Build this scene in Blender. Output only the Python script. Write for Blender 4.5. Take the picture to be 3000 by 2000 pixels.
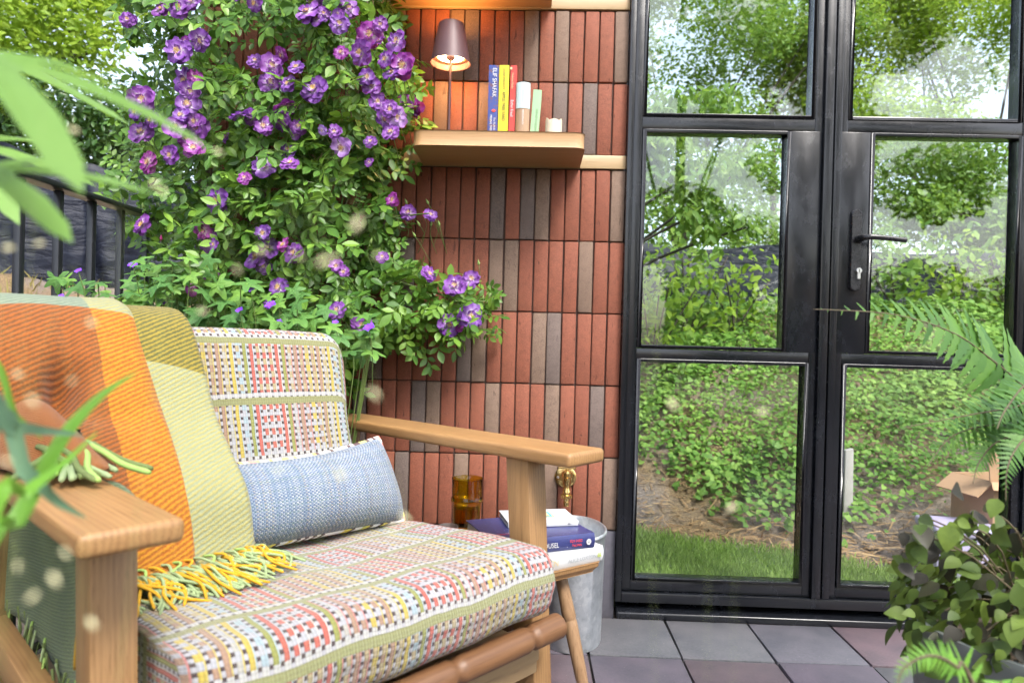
import bpy, bmesh, math, random
import numpy as np
from mathutils import Vector, Matrix
random.seed(7); rng = np.random.default_rng(7)
for o in list(bpy.data.objects): bpy.data.objects.remove(o)
scene = bpy.context.scene
COL = scene.collection
rad = math.radians

# ---------------------------------------------------------------- camera
CAM = np.array([-0.2406, -2.1874, 0.8743]); YAW, PITCH, ROLL = rad(1.594), rad(-0.26), rad(1.524)
FPX, KP = 2000.0, 1.2755
_cy, _sy = math.cos(YAW), math.sin(YAW)
CF = np.array([-_sy*math.cos(PITCH), _cy*math.cos(PITCH), math.sin(PITCH)])
_r = np.array([_cy, _sy, 0.0]); _u = np.cross(_r, CF)
CR = _r*math.cos(ROLL) + _u*math.sin(ROLL); CU = -_r*math.sin(ROLL) + _u*math.cos(ROLL)
cam_data = bpy.data.cameras.new('camera'); cam = bpy.data.objects.new('camera', cam_data); COL.objects.link(cam)
cam.matrix_world = Matrix(((CR[0], CU[0], -CF[0], CAM[0]), (CR[1], CU[1], -CF[1], CAM[1]), (CR[2], CU[2], -CF[2], CAM[2]), (0, 0, 0, 1)))
cam_data.sensor_width = 36.0; cam_data.lens = 24.0; cam_data.clip_start = 0.02; cam_data.clip_end = 500
cam_data.dof.use_dof = True; cam_data.dof.focus_distance = 1.88; cam_data.dof.aperture_fstop = 3.9
cam_data.dof.aperture_blades = 8
scene.camera = cam
# ---------------------------------------------------------------- sky, sun, exposure
SUN_EL, SUN_AZ = rad(52), rad(150)          # azimuth clockwise from +Y
world = bpy.data.worlds.new('World'); scene.world = world; world.use_nodes = True
wt = world.node_tree; wt.nodes.clear()
w_out = wt.nodes.new('ShaderNodeOutputWorld'); w_bg = wt.nodes.new('ShaderNodeBackground'); w_sky = wt.nodes.new('ShaderNodeTexSky')
w_sky.sky_type = 'NISHITA'; w_sky.sun_disc = False; w_sky.sun_elevation = SUN_EL; w_sky.sun_rotation = SUN_AZ
w_sky.air_density = 1.0; w_sky.dust_density = 3.0; w_sky.ozone_density = 1.0
w_hs = wt.nodes.new('ShaderNodeHueSaturation'); w_hs.inputs['Saturation'].default_value = 0.6
wt.links.new(w_sky.outputs[0], w_hs.inputs['Color']); wt.links.new(w_hs.outputs[0], w_bg.inputs['Color'])
w_bg.inputs['Strength'].default_value = 0.15; wt.links.new(w_bg.outputs[0], w_out.inputs['Surface'])
sun_d = bpy.data.lights.new('sun', 'SUN'); sun_d.energy = 1.5; sun_d.angle = rad(18); sun_d.color = (1.0, 0.965, 0.91)
sun = bpy.data.objects.new('sun', sun_d); COL.objects.link(sun)
_sd = Vector((math.sin(SUN_AZ)*math.cos(SUN_EL), math.cos(SUN_AZ)*math.cos(SUN_EL), math.sin(SUN_EL)))
sun.rotation_euler = _sd.to_track_quat('Z', 'Y').to_euler(); sun.location = (0, -6, 9)
scene.view_settings.view_transform = 'Standard'; scene.view_settings.look = 'None'
scene.view_settings.exposure = 1.80; scene.view_settings.gamma = 1.0
scene.render.engine = 'CYCLES'
cy_ = scene.cycles; cy_.max_bounces = 6; cy_.diffuse_bounces = 3; cy_.glossy_bounces = 3; cy_.transmission_bounces = 6; cy_.transparent_max_bounces = 10
cy_.caustics_reflective = False; cy_.caustics_refractive = False; cy_.sample_clamp_indirect = 4.0; cy_.use_adaptive_sampling = True; cy_.adaptive_threshold = .03; cy_.use_denoising = True

# ---------------------------------------------------------------- measuring helpers (positions read off, in metres)
def ray(x, y): return CF + CR*(x-1500)/FPX - CU*(y-1000)/FPX
def at_y(x, y, Y): d = ray(x*KP, y*KP); return CAM + d*(Y-CAM[1])/d[1]
def at_z(x, y, Z): d = ray(x*KP, y*KP); return CAM + d*(Z-CAM[2])/d[2]
def at_d(x, y, t): return CAM + ray(x*KP, y*KP)*t
CO = np.array([-0.423, -0.970, 0.0]); WD = np.array([0.669, 0.743, 0.0]); FW = np.array([0.743, -0.669, 0.0]); CS = 0.85
WD = WD/np.linalg.norm(WD); FW = FW/np.linalg.norm(FW)
def L(u, v, z): return CAM + (CO + WD*u + FW*v + np.array([0, 0, z]) - CAM)*CS   # armchair frame
ZF = CAM[2] - CAM[2]/CS                       # floor height in that frame

# ---------------------------------------------------------------- objects
def tag(o, label=None, cat=None, group=None, kind=None):
    if label: o['label'] = label
    if cat: o['category'] = cat
    if group: o['group'] = group
    if kind: o['kind'] = kind
    return o
def empty(name, loc, label=None, cat=None, group=None):
    o = bpy.data.objects.new(name, None); COL.objects.link(o); o.location = Vector([float(c) for c in loc]); o.empty_display_size = 0.05
    return tag(o, label, cat, group)
def wloc(o):
    v = Vector(o.location)
    while o.parent: o = o.parent; v = v + Vector(o.location)
    return v
def adopt(o, parent):
    if parent is not None:
        o.parent = parent; o.matrix_parent_inverse = Matrix.Translation(-wloc_full(parent))
    return o
def wloc_full(o):
    # all parents carry translation only
    if o.parent is None: return Vector(o.location)
    return wloc_full(o.parent) + o.matrix_parent_inverse.translation + Vector(o.location)
def mesh_from(name, V, F, mat=None, uv=None, smooth=False, mats=None, fm=None):
    me = bpy.data.meshes.new(name)
    V = np.asarray(V, dtype=np.float64)
    me.from_pydata([tuple(p) for p in V], [], [tuple(int(i) for i in f) for f in F])
    if uv is not None:
        ul = me.uv_layers.new(name='UVMap'); li = np.zeros(len(me.loops), np.int32); me.loops.foreach_get('vertex_index', li)
        ul.data.foreach_set('uv', np.asarray(uv, np.float32)[li].ravel())
    for m in (mats or ([mat] if mat else [])): me.materials.append(m)
    if fm is not None: me.polygons.foreach_set('material_index', np.asarray(fm, np.int32))
    if smooth: me.polygons.foreach_set('use_smooth', np.ones(len(me.polygons), bool))
    me.update(); return me
def link(name, me, parent=None):
    o = bpy.data.objects.new(name, me); COL.objects.link(o); return adopt(o, parent)
class MB:
    """collects shapes into one mesh"""
    def __init__(s): s.V = []; s.F = []; s.U = []; s.M = []; s.m = 0
    def add(s, V, F, uv=None):
        b = len(s.V); V = [tuple(float(c) for c in p) for p in V]; s.V += V; s.F += [tuple(i+b for i in f) for f in F]
        s.U += list(uv) if uv is not None else [(0, 0)]*len(V); s.M += [s.m]*len(F); return s
    def hexa(s, P):
        return s.add(P, [(0, 3, 2, 1), (4, 5, 6, 7), (0, 1, 5, 4), (1, 2, 6, 5), (2, 3, 7, 6), (3, 0, 4, 7)])
    def box(s, a, b):
        x0, y0, z0 = a; x1, y1, z1 = b
        return s.hexa([(x0, y0, z0), (x1, y0, z0), (x1, y1, z0), (x0, y1, z0), (x0, y0, z1), (x1, y0, z1), (x1, y1, z1), (x0, y1, z1)])
    def lbox(s, u0, u1, v0, v1, z0, z1):          # in the armchair frame
        return s.hexa([L(u0, v1, z0), L(u1, v1, z0), L(u1, v0, z0), L(u0, v0, z0), L(u0, v1, z1), L(u1, v1, z1), L(u1, v0, z1), L(u0, v0, z1)])
    def tube(s, pts, r, seg=8, cap=True):
        pts = [np.asarray(p, float) for p in pts]; n = len(pts); R = r if hasattr(r, '__len__') else [r]*n
        V = []; F = []; ref = None; acc = 0; uv = []
        for i, p in enumerate(pts):
            t = pts[min(i+1, n-1)] - pts[max(i-1, 0)]; t = t/(np.linalg.norm(t)+1e-12)
            if ref is None: ref = np.array([0, 0, 1.0]) if abs(t[2]) < .9 else np.array([1.0, 0, 0])
            a = np.cross(t, ref); a /= np.linalg.norm(a)+1e-12; b_ = np.cross(a, t); ref = b_
            if i: acc += np.linalg.norm(p-pts[i-1])
            for k in range(seg):
                th = 2*math.pi*k/seg; V.append(p + (a*math.cos(th)+b_*math.sin(th))*R[i]); uv.append((k/seg, acc))
        for i in range(n-1):
            for k in range(seg):
                k2 = (k+1) % seg; F.append((i*seg+k, i*seg+k2, (i+1)*seg+k2, (i+1)*seg+k))
        if cap: F.append(tuple(range(seg))[::-1]); F.append(tuple((n-1)*seg+k for k in range(seg)))
        return s.add(V, F, uv)
    def lathe(s, prof, c, seg=32, sx=1.0, sy=1.0, ax=None, cap=False):
        """prof: (radius, height); axis +Z unless ax=(X,Y,Z vectors)"""
        c = np.asarray(c, float); X, Y, Z = (np.eye(3) if ax is None else [np.asarray(a, float) for a in ax])
        V = []; F = []; uv = []
        for r, h in prof:
            for k in range(seg):
                th = 2*math.pi*k/seg; V.append(c + X*(math.cos(th)*r*sx) + Y*(math.sin(th)*r*sy) + Z*h); uv.append((k/seg, h))
        for i in range(len(prof)-1):
            for k in range(seg):
                k2 = (k+1) % seg; F.append((i*seg+k, i*seg+k2, (i+1)*seg+k2, (i+1)*seg+k))
        if cap: F.append(tuple(range(seg))[::-1]); F.append(tuple((len(prof)-1)*seg+k for k in range(seg)))
        return s.add(V, F, uv)
    def grid(s, P, uv=None, closed=False):
        """P[i][j] points"""
        n, m = len(P), len(P[0]); V = [p for row in P for p in row]; F = []
        for i in range(n-1):
            for j in range(m if closed else m-1):
                j2 = (j+1) % m; F.append((i*m+j, i*m+j2, (i+1)*m+j2, (i+1)*m+j))
        return s.add(V, F, [q for row in uv for q in row] if uv else None)
    def build(s, name, mat, parent=None, smooth=False, bevel=0, seg=2, auto=None, fixn=True):
        mats = mat if isinstance(mat, (list, tuple)) else [mat]
        me = mesh_from(name, s.V, s.F, mats=mats, uv=s.U, smooth=smooth, fm=s.M)
        if bevel or fixn:
            bm = bmesh.new(); bm.from_mesh(me)
            if bevel:
                bmesh.ops.remove_doubles(bm, verts=bm.verts, dist=1e-6)
                ed = [e for e in bm.edges if len(e.link_faces) == 2 and e.calc_face_angle(0) > rad(25)]
                bmesh.ops.bevel(bm, geom=ed, offset=bevel, segments=seg, profile=.5, affect='EDGES', clamp_overlap=True)
            if fixn: bmesh.ops.recalc_face_normals(bm, faces=bm.faces)
            bm.to_mesh(me); bm.free()
        if smooth or bevel:
            me.polygons.foreach_set('use_smooth', np.ones(len(me.polygons), bool))
            if auto or bevel: me.set_sharp_from_angle(angle=auto or rad(35))
        return link(name, me, parent)
def norm(v): v = np.asarray(v, float); return v/(np.linalg.norm(v, axis=-1, keepdims=True)+1e-12)
def spline(pts, n):
    """smooth curve through points"""
    P = np.asarray(pts, float); m = len(P)
    if m == 2: return [P[0]+(P[1]-P[0])*t for t in np.linspace(0, 1, n)]
    out = []
    for t in np.linspace(0, m-1-1e-9, n):
        i = int(t); f = t-i; p0, p1, p2, p3 = P[max(i-1, 0)], P[i], P[min(i+1, m-1)], P[min(i+2, m-1)]
        out.append(.5*((2*p1)+(-p0+p2)*f+(2*p0-5*p1+4*p2-p3)*f*f+(-p0+3*p1-3*p2+p3)*f**3))
    return out
def scatter(name, tV, tF, pos, dirs, nrm, scl, mat, parent=None, smooth=False, tA=None, ret_mesh=False):
    """one mesh of many copies of a template (x = leaf axis, z = face normal)"""
    tV = np.asarray(tV, float); pos = np.asarray(pos, float); N = len(pos); nv = len(tV)
    d = norm(dirs); n = np.asarray(nrm, float); n = norm(n - d*(n*d).sum(-1, keepdims=True)); y = np.cross(n, d)
    s = np.asarray(scl, float).reshape(-1, 1, 1) if np.ndim(scl) else float(scl)
    P = (tV[None, :, 0:1]*d[:, None] + tV[None, :, 1:2]*y[:, None] + tV[None, :, 2:3]*n[:, None])*s + pos[:, None]
    tris = []
    for f in tF:
        for k in range(1, len(f)-1): tris.append((f[0], f[k], f[k+1]))
    T = np.asarray(tris, np.int32); nt = len(T)
    idx = (T[None] + (np.arange(N, dtype=np.int32)*nv)[:, None, None]).reshape(-1)
    me = bpy.data.meshes.new(name); me.vertices.add(N*nv); me.vertices.foreach_set('co', P.reshape(-1).astype(np.float32))
    me.loops.add(len(idx)); me.loops.foreach_set('vertex_index', idx)
    me.polygons.add(N*nt); me.polygons.foreach_set('loop_start', np.arange(N*nt, dtype=np.int32)*3)
    me.polygons.foreach_set('loop_total', np.full(N*nt, 3, np.int32))
    if smooth: me.polygons.foreach_set('use_smooth', np.ones(N*nt, bool))
    if tA is not None:
        at = me.attributes.new('rr', 'FLOAT', 'POINT'); at.data.foreach_set('value', np.tile(np.asarray(tA, np.float32), N))
    me.materials.append(mat); me.update(calc_edges=True); me.validate()
    return me if ret_mesh else link(name, me, parent)
# ---------------------------------------------------------------- procedural materials
class NT:
    def __init__(s, name):
        s.mat = bpy.data.materials.new(name); s.mat.use_nodes = True; s.t = s.mat.node_tree; s.t.nodes.clear()
        s.out = s.n('ShaderNodeOutputMaterial'); s.p = None
    def n(s, ty, **kw):
        nd = s.t.nodes.new(ty)
        for k, v in kw.items(): setattr(nd, k, v)
        return nd
    def put(s, sock, v):
        if isinstance(v, bpy.types.NodeSocket): s.t.links.new(v, sock)
        elif v is not None:
            if hasattr(sock.default_value, '__len__') and not hasattr(v, '__len__'): v = (v,)*len(sock.default_value)
            if hasattr(v, '__len__') and len(v) == 3 and len(sock.default_value) == 4: v = (*v, 1.0)
            sock.default_value = v
    def math(s, op, a, b=None, c=None):
        nd = s.n('ShaderNodeMath', operation=op); s.put(nd.inputs[0], a)
        if b is not None: s.put(nd.inputs[1], b)
        if c is not None: s.put(nd.inputs[2], c)
        return nd.outputs[0]
    def mix(s, f, a, b, mode='MIX'):
        nd = s.n('ShaderNodeMix', data_type='RGBA', blend_type=mode); s.put(nd.inputs['Factor'], f); s.put(nd.inputs['A'], a); s.put(nd.inputs['B'], b)
        return nd.outputs['Result']
    def coord(s, kind='Object'): return s.n('ShaderNodeTexCoord').outputs[kind]
    def mapping(s, vec, loc=(0, 0, 0), rot=(0, 0, 0), scale=(1, 1, 1)):
        nd = s.n('ShaderNodeMapping'); s.put(nd.inputs['Vector'], vec); s.put(nd.inputs['Location'], loc); s.put(nd.inputs['Rotation'], rot); s.put(nd.inputs['Scale'], scale)
        return nd.outputs[0]
    def noise(s, vec, scale=5, detail=4, rough=.55, dist=0, out=0):
        nd = s.n('ShaderNodeTexNoise'); s.put(nd.inputs['Vector'], vec); s.put(nd.inputs['Scale'], scale); s.put(nd.inputs['Detail'], detail); s.put(nd.inputs['Roughness'], rough); s.put(nd.inputs['Distortion'], dist)
        return nd.outputs[out]
    def vor(s, vec, scale=5, feature='F1', out=0):
        nd = s.n('ShaderNodeTexVoronoi', feature=feature); s.put(nd.inputs['Vector'], vec); s.put(nd.inputs['Scale'], scale); return nd.outputs[out]
    def white(s, vec, out='Value'):
        nd = s.n('ShaderNodeTexWhiteNoise'); s.put(nd.inputs['Vector'], vec); return nd.outputs[out]
    def ramp(s, f, stops, interp='LINEAR'):
        nd = s.n('ShaderNodeValToRGB'); nd.color_ramp.interpolation = interp; e = nd.color_ramp.elements
        while len(e) < len(stops): e.new(.5)
        for el, (p, c) in zip(e, stops): el.position = p; el.color = (*c, 1.0) if len(c) == 3 else c
        s.put(nd.inputs[0], f); return nd
    def sep(s, v): nd = s.n('ShaderNodeSeparateXYZ'); s.put(nd.inputs[0], v); return nd.outputs
    def comb(s, x=0, y=0, z=0):
        nd = s.n('ShaderNodeCombineXYZ')
        for k, v in enumerate((x, y, z)): s.put(nd.inputs[k], v)
        return nd.outputs[0]
    def rand(s): return s.n('ShaderNodeObjectInfo').outputs['Random']
    def island(s): return s.n('ShaderNodeNewGeometry').outputs['Random Per Island']
    def both(s): return s.math('FRACT', s.math('ADD', s.math('MULTIPLY', s.rand(), 7.31), s.island()))
    def bump(s, h, strength=.3, dist=.002, prev=None):
        nd = s.n('ShaderNodeBump'); s.put(nd.inputs['Height'], h); nd.inputs['Strength'].default_value = strength; nd.inputs['Distance'].default_value = dist
        if prev: s.put(nd.inputs['Normal'], prev)
        return nd.outputs[0]
    def bsdf(s, color, rough=.6, metal=0, normal=None, **kw):
        p = s.n('ShaderNodeBsdfPrincipled'); s.p = p
        s.put(p.inputs['Base Color'], color); s.put(p.inputs['Roughness'], rough); s.put(p.inputs['Metallic'], metal)
        if normal: s.put(p.inputs['Normal'], normal)
        for k, v in kw.items(): s.put(p.inputs[k.replace('_', ' ')], v)
        return p.outputs[0]
    def done(s, sh): s.t.links.new(sh, s.out.inputs['Surface']); return s.mat
def plain(name, c, rough=.6, metal=0, var=.12, scale=30, bump=.15, **kw):
    m = NT(name); co = m.coord(); f = m.noise(co, scale, 5)
    col = m.mix(f, [x*(1-var) for x in c], [min(1, x*(1+var)) for x in c])
    rg = m.math('ADD', rough-.08, m.math('MULTIPLY', m.noise(co, scale*2.3, 3), .16))
    return m.done(m.bsdf(col, rg, metal, m.bump(f, bump, .002) if bump else None, **kw))
def leafmat(name, dark, mid, light, rough=.55, trans=.3, tcol=None, spec=.3, shade=.5, vein=None):
    m = NT(name); lo = m.ramp(m.noise(m.coord(), 1.7, 3, .6), [(.35, (0, 0, 0)), (.65, (1, 1, 1))]).outputs[0]; r = m.math('ADD', m.math('MULTIPLY', m.both(), .72), m.math('MULTIPLY', lo, .28)); col = m.ramp(r, [(0, dark), (.5, mid), (1, light)]).outputs[0]
    n = m.noise(m.coord(), 60, 2); col = m.mix(m.math('MULTIPLY', n, .35), col, [c*.6 for c in dark])
    b = m.bsdf(col, rough, 0, Specular_IOR_Level=spec)
    t = m.n('ShaderNodeBsdfTranslucent'); m.put(t.inputs[0], m.mix(.5, col, tcol or light, 'MIX'))
    mx = m.n('ShaderNodeMixShader'); mx.inputs[0].default_value = trans
    m.t.links.new(b, mx.inputs[1]); m.t.links.new(t.outputs[0], mx.inputs[2]); return m.done(mx.outputs[0])
def wood(name, c1, c2, ang=0, vertical=False, scale=1.0, rough=.45, contrast=1.0, tilt=None):
    c1 = [q*.86 for q in c1]; c2 = [q*.80 for q in c2]
    m = NT(name); co = m.mapping(m.coord(), rot=(0, 0, -ang))
    if vertical: co = m.mapping(co, rot=(0, rad(90), 0))
    a = m.noise(m.mapping(co, scale=(2.2*scale, 34*scale, 34*scale)), 1.0, 6, .62, .6)
    b = m.noise(m.mapping(co, scale=(9*scale, 300*scale, 300*scale)), 1.0, 3, .6)
    w = m.n('ShaderNodeTexWave', wave_type='BANDS', bands_direction='Y'); m.put(w.inputs['Vector'], m.mapping(co, scale=(1.2*scale, 14*scale, 14*scale)))
    w.inputs['Scale'].default_value = 2.4; w.inputs['Distortion'].default_value = 5.5; w.inputs['Detail'].default_value = 3; w.inputs['Detail Scale'].default_value = .8
    f = m.math('ADD', m.math('MULTIPLY', a, .57), m.math('ADD', m.math('MULTIPLY', w.outputs['Fac'], .16), m.math('MULTIPLY', b, .32)))
    col = m.ramp(f, [(.28, c2), (.48, [(p+q)/2 for p, q in zip(c1, c2)]), (.72, c1)]).outputs[0]
    pore = m.ramp(b, [(.30, (.55, .5, .45)), (.42, (1, 1, 1))]).outputs[0]
    col = m.mix(.55*contrast, col, pore, 'MULTIPLY')
    return m.done(m.bsdf(col, m.math('ADD', rough-.1, m.math('MULTIPLY', b, .25)), 0, m.bump(b, .18, .001)))
def brickmat(name, c, c2, rough=.8, pit=1.0):
    c = [q*.80 for q in c]; c2 = [q*.82 for q in c2]
    m = NT(name); loc = m.n('ShaderNodeObjectInfo').outputs['Location']
    va = m.n('ShaderNodeVectorMath', operation='ADD'); m.put(va.inputs[0], m.coord()); m.put(va.inputs[1], loc); co = va.outputs[0]
    r = m.rand(); col = m.mix(r, c, c2)
    big = m.noise(co, 14, 4, .6); col = m.mix(m.math('MULTIPLY', big, .8), col, [x*.55 for x in c])
    md_ = m.ramp(m.noise(co, 55, 4, .65), [(.3, (.72, .70, .68)), (.5, (1, 1, 1)), (.7, (1.22, 1.2, 1.18))]).outputs[0]; col = m.mix(.8, col, md_, 'MULTIPLY')
    fine = m.noise(co, 420, 3, .7); col = m.mix(m.ramp(fine, [(.40, (0, 0, 0)), (.75, (1, 1, 1))]).outputs[0], col, [min(1, x*1.28) for x in c2])
    st = m.noise(m.mapping(co, scale=(90, 40, 22)), 1.0, 2, .5, .8)
    pits = m.ramp(st, [(.27, (0, 0, 0)), (.325, (1, 1, 1))]).outputs[0]
    sp = m.ramp(m.vor(co, 130), [(.035, (1, 1, 1)), (.06, (0, 0, 0))]).outputs[0]
    col = m.mix(m.math('MULTIPLY', m.math('SUBTRACT', 1.0, pits), .65*pit), col, [x*.3 for x in c])
    col = m.mix(m.math('MULTIPLY', sp, m.math('GREATER_THAN', m.noise(co, 31, 1), .58)), col, (.55, .42, .33))
    h = m.math('ADD', m.math('MULTIPLY', pits, .8), m.math('ADD', m.math('MULTIPLY', fine, .25), m.math('MULTIPLY', big, .5)))
    return m.done(m.bsdf(col, rough, 0, m.bump(h, .55, .0022)))
M = {}
M['brick_red'] = brickmat('brick_red', (.212, .060, .031), (.280, .090, .049))
M['brick_tan'] = brickmat('brick_tan', (.185, .118, .082), (.235, .155, .112), pit=.8)
M['brick_grey'] = brickmat('brick_grey', (.132, .096, .082), (.172, .126, .108), pit=.6)
M['joint'] = plain('dark_joint', (.075, .045, .035), .9)  # dark backing seen in the narrow joints between bricks
M['stone'] = plain('dark_plinth_stone', (.085, .082, .10), .45, var=.35, scale=60)
M['oak_rail'] = wood('pale_oak_rail', (.46, .33, .18), (.38, .255, .125), 0, scale=1.2, contrast=.35)
M['oak_shelf'] = wood('oak_shelf', (.52, .32, .155), (.42, .24, .105), 0, scale=1.3, contrast=.7)
_chang = math.atan2(FW[1], FW[0])
M['oak_arm'] = wood('oiled_oak_arm', (.40, .225, .090), (.25, .125, .045), _chang, scale=1.2, contrast=1.0)
M['oak_leg'] = wood('oiled_oak_leg', (.37, .21, .088), (.235, .122, .046), _chang, vertical=True, scale=1.3, contrast=1.0)
M['oak_dark'] = wood('brown_rail_wood', (.19, .092, .040), (.125, .055, .022), _chang+rad(90), scale=1.2)
M['oak_pale'] = wood('pale_plank_wood', (.42, .29, .15), (.32, .20, .095), _chang+rad(90), scale=.9)
M['oak_table'] = wood('table_wood', (.36, .205, .085), (.27, .14, .053), _chang, scale=1.3)
M['oak_tleg'] = wood('table_leg_wood', (.35, .215, .115), (.25, .14, .068), 0, vertical=True, scale=1.6, contrast=1.0)
def blackpaint():
    m = NT('black_metal_paint'); co = m.coord(); f = m.noise(co, 9, 6, .65); g = m.noise(m.mapping(co, scale=(30, 30, 14)), 1, 4, .7)
    sc = m.ramp(m.math('MULTIPLY', f, g), [(.24, (0, 0, 0)), (.42, (1, 1, 1))]).outputs[0]
    col = m.mix(m.math('MULTIPLY', sc, .22), (.0055, .0063, .0085), (.020, .024, .034))
    spk = m.ramp(m.vor(co, 70), [(.02, (1, 1, 1)), (.045, (0, 0, 0))]).outputs[0]
    col = m.mix(m.math('MULTIPLY', spk, m.math('GREATER_THAN', m.noise(co, 8, 2), .62)), col, (.35, .36, .38))
    return m.done(m.bsdf(col, m.math('ADD', .22, m.math('MULTIPLY', sc, .12)), 0, m.bump(g, .05, .001)))
M['black'] = blackpaint()
M['black_satin'] = plain('black_satin_metal', (.012, .012, .014), .28, 0, var=.3, bump=.03)
M['rail_black'] = plain('black_railing_paint', (.013, .014, .017), .33, 0, var=.3, bump=.04)
M['steel'] = plain('brushed_steel', (.62, .62, .60), .3, 1, var=.1, bump=.03)
M['brass'] = plain('polished_brass', (.72, .50, .20), .22, 1, var=.15, scale=40, bump=.04)
M['rubber'] = plain('black_rubber', (.012, .012, .012), .7)
def thinglass():
    m = NT('window_glass'); tr = m.n('ShaderNodeBsdfTransparent'); tr.inputs[0].default_value = (.93, .955, .94, 1)
    gl = m.n('ShaderNodeBsdfGlossy'); gl.inputs['Roughness'].default_value = .015; gl.inputs['Color'].default_value = (1, 1, 1, 1)
    ge = m.n('ShaderNodeNewGeometry'); dt = m.n('ShaderNodeVectorMath', operation='DOT_PRODUCT'); m.put(dt.inputs[0], ge.outputs['Incoming']); m.put(dt.inputs[1], ge.outputs['Normal'])
    fq = m.math('ADD', .042, m.math('MULTIPLY', .95, m.math('POWER', m.math('SUBTRACT', 1.0, m.math('ABSOLUTE', dt.outputs['Value'])), 5.0)))
    mx = m.n('ShaderNodeMixShader'); m.t.links.new(fq, mx.inputs[0]); m.t.links.new(tr.outputs[0], mx.inputs[1]); m.t.links.new(gl.outputs[0], mx.inputs[2])
    return m.done(mx.outputs[0])
M['glass'] = thinglass()
def tilemat():
    m = NT('slate_paver'); loc = m.n('ShaderNodeObjectInfo').outputs['Location']
    va = m.n('ShaderNodeVectorMath', operation='ADD'); m.put(va.inputs[0], m.coord()); m.put(va.inputs[1], loc); co = va.outputs[0]
    base = m.ramp(m.rand(), [(0, (.104, .070, .082)), (.2, (.080, .084, .102)), (.42, (.086, .094, .102)), (.62, (.094, .083, .110)), (.85, (.100, .074, .084))], 'CONSTANT').outputs[0]
    big = m.noise(co, 7, 5, .6); col = m.mix(big, [0, 0, 0], base, 'MIX'); col = m.mix(.85, base, m.mix(1.0, base, m.ramp(big, [(.3, (.50, .54, .60)), (.5, (1.0, .95, .95)), (.72, (1.5, 1.32, 1.30))]).outputs[0], 'MULTIPLY'))
    fine = m.noise(co, 120, 5, .7); col = m.mix(.35, col, m.ramp(fine, [(.3, (.03, .028, .032)), (.7, (.15, .14, .155))]).outputs[0])
    spk = m.ramp(m.vor(co, 85), [(.03, (1, 1, 1)), (.06, (0, 0, 0))]).outputs[0]
    col = m.mix(m.math('MULTIPLY', spk, m.math('GREATER_THAN', m.noise(co, 15, 1), .55)), col, (.5, .46, .42))
    h = m.math('ADD', m.math('MULTIPLY', big, .6), m.math('MULTIPLY', fine, .4))
    return m.done(m.bsdf(col, m.math('ADD', .42, m.math('MULTIPLY', fine, .3)), 0, m.bump(h, .35, .003)))
M['tile'] = tilemat()
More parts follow.
